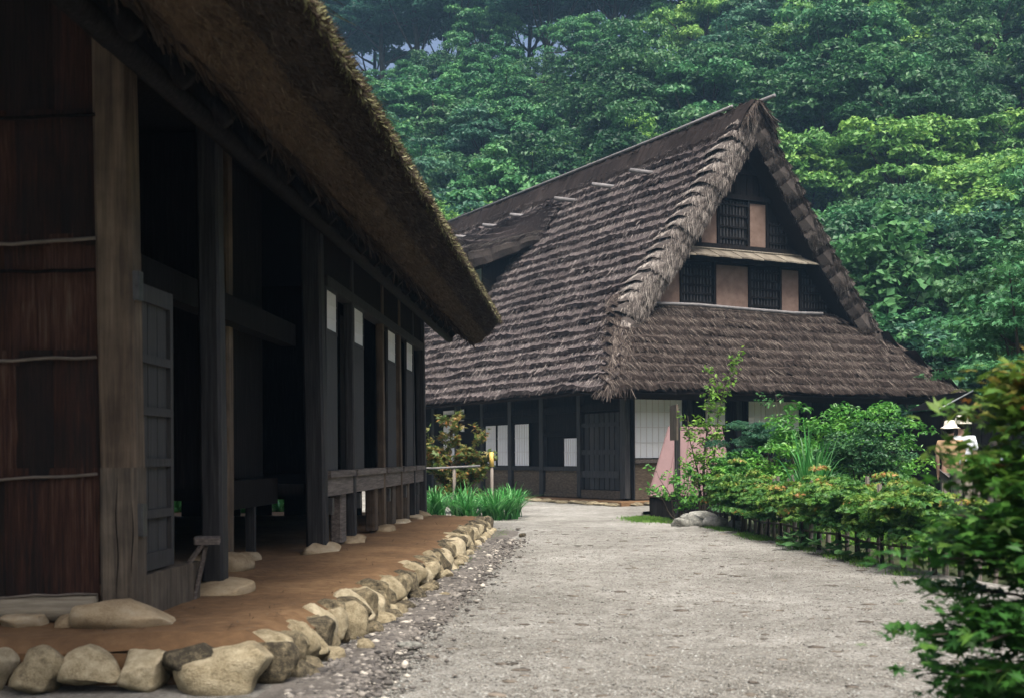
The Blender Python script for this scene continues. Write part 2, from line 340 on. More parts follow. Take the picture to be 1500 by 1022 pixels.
def gravel_z(X, Y):
    Z = 0.012*hash_noise(X*1.3, Y*1.1, 3)+0.004*hash_noise(X*5, Y*5, 5)
    return Z-0.03*np.exp(-(np.abs(X-(-0.80+0.067*(Y-6.4)))/0.14)**2)*(Y < 20)+0.016
def base_sheet():
    n = 90
    a = np.sign(np.linspace(-1, 1, n))*np.abs(np.linspace(-1, 1, n))**2*600
    X, Y = np.meshgrid(a, a, indexing='ij')
    g = MB().grid(np.stack([X, Y, np.full_like(X, -0.05)], -1))
    tag(g.build('ground', M['soil']), kind='structure')
    xs = np.linspace(-110, 150, 90); ys = np.linspace(38, 190, 80)
    X, Y = np.meshgrid(xs, ys, indexing='ij')
    Z = hill_z(X, Y)-0.3
    tag(MB().grid(np.stack([X, Y, Z], -1)).build('hill', M['hill'], smooth=True), 'wooded hillside ground', kind='structure')
    # unseen slope ring added behind and beside the viewer to block low sky light
    th = np.radians(np.linspace(138, 402, 70)); rr = np.concatenate([np.linspace(30, 75, 26), [90, 110]])
    T_, R_ = np.meshgrid(th, rr, indexing='ij')
    X = 2+R_*np.cos(T_); Y = 12+R_*np.sin(T_); q = np.clip(R_-31, 0, None)
    Z = np.minimum(0.5*q*q/(q+4), 18)+1.6*hash_noise(X*0.25, Y*0.25, 2)*np.clip(q/8, 0, 1)-0.1
    tag(MB().grid(np.stack([X, Y, Z], -1)).build('hill', M['hill'], smooth=True), 'unseen bare slope added around the farmyard to block low sky light', kind='structure')
    # courtyard gravel: outline as left and right edge over Y
    ys = np.linspace(-14, 44, 300)
    left = np.interp(ys, [-14, 5.9, 6.0, 19.4, 20.5, 24.5, 27, 44], [-9, -9, -9, -9, -9, -9, -9, -12])
    right = np.interp(ys, [-14, 8, 11.5, 14, 17, 20.0, 21.5, 23.5, 25.5, 28, 44], [6, 5.2, 4.2, 3.75, 3.45, 3.1, 2.55, 2.2, 2.6, 3.4, 14])
    right += 0.06*np.sin(ys*3.1)+0.04*np.sin(ys*7.7)
    n = 90
    u = np.linspace(0, 1, n)[None]
    X = left[:, None]*(1-u)+right[:, None]*u; Y = np.repeat(ys[:, None], n, 1)
    Z = gravel_z(X, Y)
    tag(MB().grid(np.stack([X, Y, Z], -1)).build('gravel_path', M['gravel'], smooth=True), 'grey beige gravel courtyard', kind='structure')
base_sheet()

def kerb_x(y): return -1.24+0.067*(y-6.4)+0.08*math.sin((y-6.4)*0.35)
def platform():
    # packed earth platform under the near house, inside the stone edging
    ys = np.linspace(6.38, 21.6, 120); n = 60
    X = np.stack([np.linspace(-10.5, min(kerb_x(y)+0.05-0.3*max(0, 6.75-y), kerb_x(19.4)+0.02-1.45*max(0, y-19.5)), n) for y in ys]); Y = np.repeat(ys[:, None], n, 1)
    Z = 0.25+0.02*hash_noise(X*1.1, Y*0.9, 4)+0.008*hash_noise(X*4, Y*4, 6)
    Z[:, -1] -= 0.07; Z[0, :] -= 0.07
    mb = MB().grid(np.stack([X, Y, Z], -1))
    for (Xe, Ye) in ((X[:, -1], Y[:, -1]), (X[0, :], Y[0, :])):
        top = np.stack([Xe, Ye, np.full(len(Xe), 0.18)], 1); bot = top.copy(); bot[:, 2] = -0.04
        bot[:, 0] += 0.06 if Xe is X[:, -1] else 0
        mb.grid(np.stack([top, bot], 1))
    tag(mb.build('earth_platform', M['dirt'], smooth=True), 'packed brown earth terrace round the near house', kind='structure')
platform()

def edging():
    e = thing('stone_edging', 'row of rounded river stones edging the brown earth terrace', 'stone edging', (0, 0, 0))
    r = np.random.default_rng(3)
    var = [stone_mesh(100+k, 4, 0.8, 0.11) for k in range(9)]
    def put(x, y, z, sx, sy, sz, rz, k, tilt=0.0):
        o = link('stone', var[k % 9], e, (x, y, z)); o.scale = (sx, sy, sz)
        o.rotation_euler = (r.uniform(-0.15, 0.15)+tilt, r.uniform(-0.15, 0.15), rz)
    # front row (faces the viewer), then the long row along the courtyard
    x = -6.0; k = 0
    big = {}
    while x < -1.55:
        w = r.uniform(0.18, 0.34)
        put(x+w/2, 6.27+r.uniform(-0.04, 0.04), 0.115+r.uniform(-0.02, 0.02), w*0.6, 0.16, 0.125*r.uniform(0.75, 1.2), r.uniform(-0.2, 0.2), k); x += w*0.98; k += 1
    put(-1.38, 6.30, 0.115, 0.27, 0.2, 0.165, 0.25, 4); k += 1
    y = 6.42
    while y < 19.4:
        w = r.uniform(0.10, 0.21)
        lay = kerb_x(y+w/2)
        put(lay-0.02+r.uniform(-0.03, 0.03), y+w/2, 0.125+r.uniform(-0.02, 0.02), r.uniform(0.14, 0.20), w*0.60, 0.12*r.uniform(0.75, 1.3), r.uniform(-0.35, 0.35), k); y += w*0.93; k += 1
        if r.random() < 0.35:
            put(kerb_x(y)+0.14, y, 0.02, 0.09, 0.09, 0.08, r.uniform(0, 3), k+3)
    # end return of the terrace
    for j in range(11):
        put(kerb_x(19.4)+0.02-j*0.155, 19.55+0.107*j, 0.14, 0.12, 0.11, 0.12*r.uniform(0.8, 1.1), r.uniform(-0.3, 0.3), k+j)
edging()

def platform_litter():
    r = np.random.default_rng(52); n = 900
    y = 6.5+r.random(n)**1.3*13; x = -1.35+0.067*(y-6.4)-r.random(n)**1.5*1.6
    D = np.stack([r.normal(size=n), r.normal(size=n), 0.05*r.normal(size=n)], 1); D /= np.linalg.norm(D, axis=1)[:, None]
    mb = MB(); mb.strands(np.stack([x, y, 0.262+0.02*hash_noise(x*1.1, y*0.9, 4)+0.008*hash_noise(x*4, y*4, 6)], 1), D, np.array([[0, 0, 1.0]])*np.ones((n, 1)), r.uniform(0.03, 0.14, n), r.uniform(0.003, 0.008, n), r.random(n))
    tag(mb.build('fallen_straw', M['thatch_tan']), 'bits of straw fallen on the earth terrace', 'straw', kind='stuff')
platform_litter()

def gutter_strip():
    ys = np.linspace(5.0, 19.5, 140); w = np.linspace(-1, 1, 9)
    c = -0.93+0.067*(ys-6.4)+0.08*np.sin((ys-6.4)*0.35); hw = 0.26+0.05*np.sin(ys*2.3)+0.04*np.sin(ys*5.1)
    X = c[:, None]+hw[:, None]*w[None]; Y = np.repeat(ys[:, None], 9, 1)
    Z = 0.034-0.022*np.abs(w)[None]**2+0.006*hash_noise(X*6, Y*4, 2)
    Z[:, -1] = -0.02
    tag(MB().grid(np.stack([X, Y, Z], -1)).build('drip_gutter', M['gutter'], smooth=True), 'dark damp sand strip along the stone edging', kind='structure')
gutter_strip()

def scatter():
    r = np.random.default_rng(12)
    V0, F0 = ico(1); 
    oct_v = np.array([(1, 0, 0), (-1, 0, 0), (0, 1, 0), (0, -1, 0), (0, 0, 1), (0, 0, -1)], float)
    oct_f = np.array([(0, 2, 4), (2, 1, 4), (1, 3, 4), (3, 0, 4), (2, 0, 5), (1, 2, 5), (3, 1, 5), (0, 3, 5)])
    def many(n, fx, size, flat, name, mat, label, zc=0.0, V=oct_v, F=oct_f):
        P = fx(n); n = len(P)
        s = size(n)
        a = r.uniform(0, 6.28, n)
        st = np.stack([s*r.uniform(0.8, 1.5, n), s*r.uniform(0.7, 1.1, n), s*flat*r.uniform(0.6, 1.2, n)], 1)
        W_ = V[None]*(1+r.uniform(-0.25, 0.25, (n, len(V), 1)))*st[:, None]
        c, sn = np.cos(a)[:, None], np.sin(a)[:, None]
        Q = np.stack([W_[..., 0]*c-W_[..., 1]*sn, W_[..., 0]*sn+W_[..., 1]*c, W_[..., 2]], -1)
        Q += np.concatenate([P, (np.full((n, 1), zc) if zc > 0.02 else gravel_z(P[:, 0], P[:, 1])[:, None]+0.001)], 1)[:, None]
        FF = (F[None]+np.arange(n)[:, None, None]*len(V)).reshape(-1, F.shape[1])
        mb = MB().add(Q.reshape(-1, 3), FF, np.repeat(np.clip(r.normal(0.52, 0.27, n), 0, 1), len(F)))
        o = mb.build(name, mat, smooth=True); tag(o, label, name.replace('_', ' '), kind='stuff')
    def court(n):
        y = 5.3+(r.random(n)**1.7)*14; x = r.uniform(-1.0, 1.0, n)*(0.42*y+0.3)+0.2
        k = (x > -1.02+0.067*(y-6.4)) & (x < 4.0+0.08*(12-y))
        return np.stack([x, y], 1)[k]
    many(160000, court, lambda n: np.clip(r.lognormal(-5.2, 0.33, n), 0.003, 0.013), 0.5, 'gravel', M['pebble'], 'small loose gravel lying on the courtyard')
    def gutter(n):
        y = 5.4+(r.random(n)**1.4)*12; x = -0.86+0.067*(y-6.4)+r.normal(0, 0.16, n)
        return np.stack([x, y], 1)[x > -1.08+0.067*(y-6.4)]
    many(5200, gutter, lambda n: np.clip(r.lognormal(-4.5, 0.45, n), 0.005, 0.035), 0.6, 'drip_line_gravel', M['gutter_pebble'], 'coarse pebbles along the drip line below the eave', zc=0.03, V=V0, F=F0)
    def cl(n):
        y = 5.6+(r.random(n)**1.2)*15; x = r.uniform(-0.6, 3.8, n)
        return np.stack([x, y], 1)
    many(1000, cl, lambda n: np.clip(r.lognormal(-4.0, 0.55, n), 0.006, 0.06), 0.14, 'soil_clods', M['clod'], 'dark crumbs of soil trodden on the gravel', zc=0.0, V=V0, F=F0)
scatter()

# ------------------------------------------------------------------ near house (left): x = outward, y = along the front, z = up
A = thing('thatched_house', 'dark near farmhouse with open timber front under a deep mossy thatched eave', 'house', (-2.03, 7.0, 0), math.atan2(-0.053, 1.0))
PZ = 0.25
VN, VF = -4.0, 13.3          # roof ends along y; unseen near overhang kept long to darken the end wall
RIDGE_U, RIDGE_Z = -3.6, 7.7
U_IN, Z_IN, U_OUT, Z_OUT = 0.74, 2.93, 1.15, 3.31
def roof_a():
    r = np.random.default_rng(21)
    ys = np.arange(VN, VF+0.01, 0.12); n = len(ys)
    def wav(k, am): return am*hash_noise(ys*1.6+k, ys*0.7+k*2, k)+am*0.5*r.normal(size=n)
    prof_lo = [(U_IN-0.22, Z_IN+0.14), (U_IN, Z_IN), (U_IN+0.10, Z_IN+0.03), (U_IN+0.20, Z_IN+0.13)]
    prof_up = [(U_IN+0.18, Z_IN+0.13), (U_IN+0.28, Z_IN+0.22), (U_OUT-0.05, Z_IN+0.34), (U_OUT, Z_OUT-0.05), (U_OUT-0.04, Z_OUT+0.05), (U_OUT-0.3, Z_OUT+0.33)]
    def strip(prof, am, seed):
        G = np.zeros((len(prof), n, 3))
        for i, (u, z) in enumerate(prof):
            G[i, :, 0] = u+wav(seed+i, am); G[i, :, 1] = ys; G[i, :, 2] = z+wav(seed+i+5, am)
        return G
    def fuzz(mb, prof, count, ln, w, spread, vlo, vhi, drop=-0.3):
        P0 = np.array(prof); seg = np.linalg.norm(np.diff(P0, axis=0), axis=1); cum = np.concatenate([[0], np.cumsum(seg)])
        t = r.random(count)*cum[-1]; u = np.interp(t, cum, P0[:, 0]); z = np.interp(t, cum, P0[:, 1])
        idx = np.clip(np.searchsorted(cum, t)-1, 0, len(seg)-1)
        d = np.diff(P0, axis=0)[idx]; nn = np.stack([d[:, 1], np.zeros(count), -d[:, 0]], 1); nn /= np.linalg.norm(nn, axis=1)[:, None]
        y = VN+r.random(count)*(VF-VN)
        D = nn*0.7+np.array([0.35, 0, drop])+r.normal(size=(count, 3))*spread; D /= np.linalg.norm(D, axis=1)[:, None]
        mb.strands(np.stack([u, y, z], 1)-nn*0.01, D, r.normal(size=(count, 3)), r.uniform(*ln, count), r.uniform(*w, count), np.clip(r.normal((vlo+vhi)/2, (vhi-vlo)/3, count), 0, 1))
    rf = MB()   # the main thatch body: outer slope, other slope, underside
    top = [(U_OUT-0.3, Z_OUT+0.33), (RIDGE_U, RIDGE_Z), (2*RIDGE_U-U_OUT, Z_OUT), (2*RIDGE_U-U_IN, Z_IN), (RIDGE_U, RIDGE_Z-0.75), (U_IN-0.22, Z_IN+0.14)]
    for (a, b) in zip(top[:-1], top[1:]):
        rf.add([(a[0], VN, a[1]), (a[0], VF, a[1]), (b[0], VF, b[1]), (b[0], VN, b[1])], [[0, 1, 2, 3]], 0.25)
    rim = [(U_OUT-0.3, Z_OUT+0.33)]+prof_up[::-1][1:]+prof_lo[::-1][1:]
    for v in (VN+0.002, VF-0.002):
        ring = top[:1]+top[1:]+rim[::-1][1:-1]
        m = len(top); T = [(u, v, z) for u, z in top]+[(u, v, z) for u, z in rim[1:-1][::-1]]
        rf.add(T[:1]+[T[1], T[4], T[5]], [[0, 1, 2, 3]], 0.25); rf.add([T[1], T[2], T[3], T[4]], [[0, 1, 2, 3]], 0.25)
        rf.add([T[5]]+[(u, v, z) for u, z in prof_lo[1:]+prof_up[1:]], [list(range(len(prof_lo)+len(prof_up)-1))], 0.25)
    roof = rf.build('roof', M['thatch_brown'], A)
    lo = MB().grid(strip(prof_lo, 0.012, 1), 0.3); fuzz(lo, prof_lo[1:], 16000, (0.02, 0.06), (0.004, 0.010), 0.45, 0.25, 0.8)
    lo.build('thatch_underlayer', M['thatch_tan'], roof)
    up = MB().grid(strip(prof_up, 0.02, 3), 0.25); fuzz(up, prof_up[:5], 30000, (0.02, 0.08), (0.004, 0.012), 0.5, 0.1, 0.75)
    up.build('thatch_layer', M['thatch_brown'], roof)
    ms = MB(); fuzz(ms, prof_up[2:5], 9000, (0.02, 0.07), (0.008, 0.022), 0.7, 0.2, 0.9, drop=0.15)
    ms.build('moss_fringe', M['thatch_moss'], roof)
    # weathered straw lying down the outer slope
    sl = MB(); cnt = 22000; k = r.random(cnt)**1.3
    u = U_OUT-0.25+(RIDGE_U-U_OUT+0.25)*k; z = Z_OUT+0.31+(RIDGE_Z-Z_OUT-0.31)*k
    D = np.array([0.72, 0, -0.66])[None]+r.normal(size=(cnt, 3))*0.12
    sl.strands(np.stack([u, VN+r.random(cnt)*(VF-VN), z+0.02], 1), D, np.array([[0.6, 0, 0.75]])*np.ones((cnt, 1)), r.uniform(0.15, 0.4, cnt), r.uniform(0.012, 0.03, cnt), np.clip(r.normal(0.5, 0.25, cnt), 0, 1))
    sl.build('slope_straw', M['thatch_moss'], roof)
    # ragged reed bundle ends hanging inside the eave
    rb = MB(); cnt = 5200
    k = r.random(cnt); u = U_IN-0.05-0.85*k; z = Z_IN+0.02+0.75*k
    y = VN+r.random(cnt)*(VF-VN)
    D = np.stack([0.5+r.normal(0, 0.25, cnt), r.normal(0, 0.25, cnt), -0.65+r.normal(0, 0.25, cnt)], 1); D /= np.linalg.norm(D, axis=1)[:, None]
    rb.strands(np.stack([u, y, z], 1), D, r.normal(size=(cnt, 3)), r.uniform(0.06, 0.2, cnt), r.uniform(0.008, 0.022, cnt), r.random(cnt)*0.7)
    rb.build('reed_lining', M['thatch_brown'], roof)
    # rafters under the eave
    rm = MB().tube([(U_IN-0.28, 0, Z_IN+0.09), (RIDGE_U, 0, RIDGE_Z-0.85)], 0.055, 8).mesh('rafter', M['dark_wood'], True)
    for y in np.arange(VN+0.4, VF, 0.75): link('rafter', rm, roof, (0, y, 0))
    MB().tube([(U_IN-0.42, VN+0.1, Z_IN+0.10), (U_IN-0.42, 5, Z_IN+0.11), (U_IN-0.42, VF+0.25, Z_IN+0.10)], 0.06, 8).build('eave_pole', M['dark_wood'], roof, True)
roof_a()

def post(name, u, v, w, d, z0, z1, mat, lean=(0, 0), parent=A, chips=False):
    """slightly uneven, chamfered timber with its top leaning"""
    r = np.random.default_rng(int(abs(v*100+u*37))+5)
    zs = np.linspace(z0, z1, 14); b = min(w, d)*0.12
    ring = np.array([(-w/2+b, -d/2), (w/2-b, -d/2), (w/2, -d/2+b), (w/2, d/2-b), (w/2-b, d/2), (-w/2+b, d/2), (-w/2, d/2-b), (-w/2, -d/2+b)])
    G = []
    for z in zs:
        k = (z-z0)/(z1-z0); s = 1+r.normal(0, 0.012)
        G.append([(u+a*s+lean[0]*k, v+c*s+lean[1]*k, z) for a, c in ring])
    V = np.array(G).reshape(-1, 3); n = 8
    F = [[k*n+j, k*n+(j+1) % n, (k+1)*n+(j+1) % n, (k+1)*n+j] for k in range(13) for j in range(n)]+[list(range(n))[::-1], list(range(13*n, 14*n))]
    return MB().add(V, F).build(name, mat, parent)

def pad(x, y, sx, sy, sz, seed, label, z=PZ):
    o = link('foundation_stone', stone_mesh(seed, 4, 0.6, 0.07, M['stone_pad']), None, (x, y, z)); o.scale = (sx, sy, sz)
    o.rotation_euler = (0, 0, 0.25*math.sin(seed)); tag(o, label, 'stone'); return o
def aw(u, v):
    p = A.matrix_basis @ Vector((u, v, 0)); return p.x, p.y
A.matrix_basis  # frame of the near house
def apad(u, v, *a, **k):
    x = -2.03+u*0.9986+v*0.0529; y = 7.0-u*0.0529+v*0.9986
    return pad(x, y, *a, **k)

def house_a():
    # --- corner pillar with grey spliced foot, iron strap
    post('pillar', -0.14, 0.11, 0.205, 0.18, 1.10, 4.3, M['pillar_wood'], (-0.05, 0))
    sp = post('pillar_splice', -0.138, 0.11, 0.21, 0.19, 0.34, 1.10, M['splice_wood'])
    MB().box(-0.05, -0.005, 0.04, 0.12, 0.72, 0.90, bev=0.008).build('iron_strap', M['iron'], A)
    MB().box(-0.07, -0.02, 0.04, 0.12, 2.02, 2.18, bev=0.008).build('iron_strap', M['iron'], A)
    mb = MB()
    for x, z0, z1 in ((-0.14, 0.36, 1.05), (-0.055, 0.5, 0.92)): mb.tube([(x+0.006*math.sin(z*14+x*50), 0.013, z) for z in np.linspace(z0, z1, 12)], [0.0005+0.003*math.sin(math.pi*k/11) for k in range(12)], 4)
    mb.build('crack', M['dark_wood'], sp)
    # --- other front posts
    post('post', -0.075, 1.68, 0.145, 0.16, 0.32, 3.8, M['post_wood'], (-0.03, 0))
    post('post', -0.10, 5.20, 0.19, 0.19, 0.30, 3.8, M['post_wood'], (-0.05, 0))
    PV = (6.74, 8.88, 10.38, 11.75, 12.88)
    for v, m, w in zip(PV, ('post_wood', 'pillar_wood', 'pillar_wood', 'post_wood', 'post_wood'), (0.10, 0.09, 0.09, 0.09, 0.14)):
        post('post', -0.05, v, w, 0.12, 0.30, 3.7, M[m], (-0.03, 0))
    # short floor posts behind the front ones
    for v, w, m in ((6.35, 0.28, 'rail_wood'), (8.5, 0.26, 'pillar_wood'), (10.0, 0.26, 'splice_wood'), (11.4, 0.22, 'splice_wood'), (12.5, 0.25, 'post_wood')):
        post('floor_post', -0.12, v, 0.12, w, 0.27, 0.80, M[m])
    for v in (5.2,)+PV[:4]:
        MB().box(-0.03, 0.03, v+0.10, v+0.16, 0.60, 0.76, bev=0.01).build('wedge_peg', M['iron'], A)
    # --- raised veranda edge
    vs = [5.30]+[v for v in PV]
    for i, (a, b) in enumerate(zip(vs[:-1], vs[1:])):
        a2 = a+0.065 if i else a
        MB().box(-0.20, 0.012, a2, b-0.065, 0.955, 1.02).build('rail', M['rail_wood'], A)
        MB().box(-0.07, -0.02, a2, b-0.067, 0.775, 0.952).build('edge_board', M['rail_wood'], A)
    MB().box(-6.8, -0.22, 5.2, 12.8, 0.80, 0.90).build('floor', M['dark_wood'], A)
    # --- shutter leaves with a paper light at the top
    for i, (v, w) in enumerate(((5.31, 0.55), (6.82, 0.62), (9.25, 0.72), (11.0, 0.70))):
        U = -0.055
        sh = MB().box(U, U+0.025, v, v+w, 1.022, 2.355).build('shutter', M['board_grey'], A)
        MB().box(U-0.003, U+0.029, v, v+w, 2.357, 2.39).build('cross_bar', M['board_grey'], sh)
        MB().box(U+0.007, U+0.017, v+0.02, v+w-0.02, 2.39, 2.765).build('paper', M['paper'], sh)
        lt = MB()
        for k in range(1, 9): y = v+0.02+(w-0.04)*k/9; lt.box(U+0.017, U+0.022, y-0.004, y+0.004, 2.39, 2.765)
        for z in (2.51, 2.64): lt.box(U+0.0175, U+0.0225, v+0.02, v+w-0.02, z-0.004, z+0.004)
        lt.build('lattice', M['lattice'], sh)
        fr = MB().box(U-0.003, U+0.029, v, v+0.02, 2.39, 2.79).box(U-0.003, U+0.029, v+w-0.02, v+w, 2.39, 2.79).box(U-0.003, U+0.029, v+0.02, v+w-0.02, 2.766, 2.79)
        fr.build('frame', M['board_grey'], sh)
        MB().box(-0.36, -0.335, v+w+0.2, v+w+0.8, 1.0, 2.78).build('inner_shutter', M['dark_wood'], A)
    MB().box(-0.15, -0.012, 5.30, 12.82, 2.792, 2.90).build('lintel', M['post_wood'], A)
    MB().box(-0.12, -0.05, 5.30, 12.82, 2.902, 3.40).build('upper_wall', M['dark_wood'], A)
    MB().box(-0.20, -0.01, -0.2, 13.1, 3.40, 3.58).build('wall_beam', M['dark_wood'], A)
    # --- end wall seen from the yard: bark sheets in rows, held by bent branches
    MB().add([(-7.1, 0.12, 0.45), (-0.25, 0.12, 0.45), (-0.25, 0.12, 3.75), (-3.6, 0.12, 6.9), (-7.1, 0.12, 3.75)], [[0, 1, 2, 3, 4]]).build('end_wall', M['dark_wood'], A)
    r = np.random.default_rng(5)
    rows = [0.34, 1.05, 1.70, 2.34, 3.03, 4.2]
    for i in range(5):
        x = -0.252
        while x > -3.4:
            w = r.uniform(0.20, 0.34); nz, nx = 7, 5
            z0, z1 = rows[i]-0.02*(i > 0), rows[i+1]+0.05
            G = np.zeros((nz, nx, 3)); off = 0.005*(i % 2)+r.uniform(0, 0.006)+0.008*(5-i)
            for a in range(nz):
                for b in range(nx):
                    t = b/(nx-1); G[a, b] = (x-w*t*1.05, 0.10-off-0.034*math.sin(t*math.pi)+r.normal(0, 0.003), z0+(z1-z0)*a/(nz-1)+(r.normal(0, 0.012) if a == 0 else 0))
            MB().grid(G).build('bark_sheet', M['bark'], A, True)
            x -= w*0.97
    for z, am in ((0.40, 0.010), (1.05, 0.012), (1.70, 0.008), (2.18, 0.006), (2.35, 0.016), (3.03, 0.008)):
        xs = np.linspace(-0.25, -3.6, 30); ph = z*9
        MB().tube([(x, 0.006+0.006*math.sin(x*7+ph), z+am*math.sin(x*6+ph)+0.5*am*math.sin(x*13+ph)+0.004*r.normal()) for x in xs], 0.0085+0.0025*math.sin(ph), 7).build('branch', M['dark_wood' if z in (2.18, 3.03) else 'branch'], A, True)
    MB().tube([(-0.26, 0.04, 0.33), (-1.2, 0.03, 0.315), (-2.5, 0.04, 0.32), (-4.2, 0.04, 0.33), (-7, 0.04, 0.33)], [0.075, 0.065, 0.07, 0.07, 0.07], 12).build('sill_log', M['log'], A, True)
    # --- door leaf parked beside the pillar, grey boards and battens
    D0, D1, DU = 0.25, 0.86, -0.10
    d = MB().box(DU-0.05, DU-0.03, D0, D1, 0.50, 2.14).build('door', M['door_wood'], A)
    for k in range(3):
        y0 = D0+0.055+0.17*k
        MB().box(DU-0.029, DU-0.020, y0, y0+0.16, 0.51, 2.13).build('plank', M['door_wood'], d)
    for z in (0.50, 0.80, 1.10, 1.40, 1.70, 2.05):
        MB().box(DU-0.019, DU+0.005, D0, D1, z, z+(0.10 if z in (0.50, 2.05) else 0.05)).build('batten', M['door_wood'], d)
    for y0 in (D0, D1-0.05): MB().box(DU-0.022, DU+0.006, y0, y0+0.05, 0.501, 2.152).build('stile', M['door_wood'], d)
    MB().box(DU-0.13, DU+0.04, D0, 1.30, 0.24, 0.485, bev=0.02).build('door_sill', M['splice_wood'], A)
    MB().box(-0.42, -0.28, 0.24, 5.1, 2.20, 2.40).build('door_head', M['dark_wood'], A)
    # --- recessed inner structure: hall posts, inner floor edge, back walls
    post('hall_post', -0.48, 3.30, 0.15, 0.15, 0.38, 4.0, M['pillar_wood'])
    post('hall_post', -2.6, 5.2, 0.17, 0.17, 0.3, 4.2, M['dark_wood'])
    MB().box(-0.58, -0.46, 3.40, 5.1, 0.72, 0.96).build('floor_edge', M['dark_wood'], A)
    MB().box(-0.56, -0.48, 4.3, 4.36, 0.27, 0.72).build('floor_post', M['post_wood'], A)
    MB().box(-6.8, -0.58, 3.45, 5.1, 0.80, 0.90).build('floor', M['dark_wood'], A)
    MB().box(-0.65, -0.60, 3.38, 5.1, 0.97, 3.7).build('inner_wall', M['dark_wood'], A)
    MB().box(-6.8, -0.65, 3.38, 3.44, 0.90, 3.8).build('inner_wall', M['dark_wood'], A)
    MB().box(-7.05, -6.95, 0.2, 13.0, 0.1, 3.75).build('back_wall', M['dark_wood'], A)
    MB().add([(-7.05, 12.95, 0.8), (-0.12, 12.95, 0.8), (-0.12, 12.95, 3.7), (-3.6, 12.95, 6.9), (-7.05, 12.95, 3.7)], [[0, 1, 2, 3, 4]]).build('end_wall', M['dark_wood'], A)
    # boards closing the underfloor at the far end, with gaps that let the greenery show
    x = -7.0
    for g0, g1 in ((-4.15, -3.85), (-2.92, -2.74), (-2.42, -2.22), (-1.0, -0.9), (-0.12, -0.12)):
        MB().box(x, g0, 12.90, 12.94, 0.1, 0.80).build('skirting', M['dark_wood'], A); x = g1
    for g0, g1 in ((-4.15, -3.85), (-2.92, -2.74), (-2.42, -2.22)):
        MB().box(g0, g1, 12.90, 12.94, 0.50, 0.80).build('skirting', M['dark_wood'], A)
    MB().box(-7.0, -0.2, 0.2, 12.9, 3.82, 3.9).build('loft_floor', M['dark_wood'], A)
    # foundation stones
    apad(-0.06, 0.0, 0.30, 0.24, 0.15, 31, 'smooth pale foundation stone under the weathered corner pillar')
    apad(-0.05, 1.60, 0.34, 0.27, 0.095, 32, 'flat brown foundation stone under the dark post beside the trestle')
    apad(-0.07, 5.15, 0.22, 0.28, 0.10, 33, 'domed tan foundation stone under the dark post where the shutters begin')
    apad(-0.06, 6.7, 0.19, 0.26, 0.075, 34, 'low foundation stone under the first short veranda post')
    apad(-0.06, 8.8, 0.17, 0.26, 0.07, 35, 'low foundation stone under the brown weathered veranda post')
    apad(-0.06, 10.3, 0.17, 0.24, 0.07, 36, 'low foundation stone under the narrow light edged veranda post')
    apad(-0.06, 11.7, 0.16, 0.22, 0.07, 39, 'low foundation stone under the last but one veranda post')
    apad(-0.06, 12.8, 0.20, 0.24, 0.09, 40, 'foundation stone under the far end post beside the strap leaved plants')
    apad(-0.48, 3.28, 0.24, 0.22, 0.15, 37, 'rounded foundation stone under the hall post inside the dark recess')
    apad(-0.52, 4.33, 0.15, 0.15, 0.07, 38, 'small flat stone under the thin floor strut in the dark recess')
    apad(-0.62, -0.05, 0.15, 0.10, 0.045, 41, 'long flat stone below the sill log', z=0.26)
    apad(-0.38, -0.07, 0.085, 0.08, 0.06, 42, 'small round stone between the sill log and the corner pillar', z=0.26)
    apad(-1.1, -0.02, 0.2, 0.12, 0.05, 43, 'broad flat stone under the bark wall', z=0.26)
house_a()

def trestle():
    x, y = -2.08, 8.1
    t = thing('wooden_trestle', 'small brown folding wooden trestle beside the open door', 'trestle', (x, y, 0.25), 0.2)
    for s in (0, 1):
        MB().tube([(-0.14, 0.02+0.24*s, 0.0), (0.12, 0.02+0.24*s, 0.36)], 0.016, 5).build('leg', M['rail_wood'], t)
        MB().tube([(0.06, 0.05+0.18*s, 0.0), (0.13, 0.05+0.18*s, 0.33)], 0.015, 5).build('leg', M['rail_wood'], t)
    MB().box(0.06, 0.22, 0.0, 0.28, 0.35, 0.39, bev=0.01).build('seat', M['rail_wood'], t)
    MB().tube([(-0.09, 0.0, 0.08), (-0.09, 0.28, 0.08)], 0.012, 5).build('stretcher', M['rail_wood'], t)
trestle()

# ------------------------------------------------------------------ far house: x = along the gable end, y = along the ridge, z = up
BW, BL = 8.4, 21.0
B = thing('gabled_thatched_house', 'tall farmhouse with steep grey thatched roof, shuttered gable and log studded ridge', 'house', (2.67, 30.0, 0), math.atan2(0.46, 0.888))
OV = 1.2
Z_E, Z_R = 2.62, 9.88
def slope_l(f, t, lift=0.0):
    """point on the long thatched slope, f from eave to ridge"""
    f = np.asarray(f, float); t = np.asarray(t, float)
    s = -OV+(OV+BW/2)*f; z = Z_E+(Z_R-Z_E)*f-0.25*np.sin(math.pi*np.clip(f, 0, 1))
    return np.stack([s-0.809*lift, t+0*s, z+0.588*lift], -1)
def z_f(f): return Z_E+(Z_R-Z_E)*f
Z_G = 4.82                                    # height where the gable starts above the skirt
def t_skirt(z): return -OV+2.2*(z-Z_E)/(Z_G-Z_E)
T_V = 0.45                                    # verge
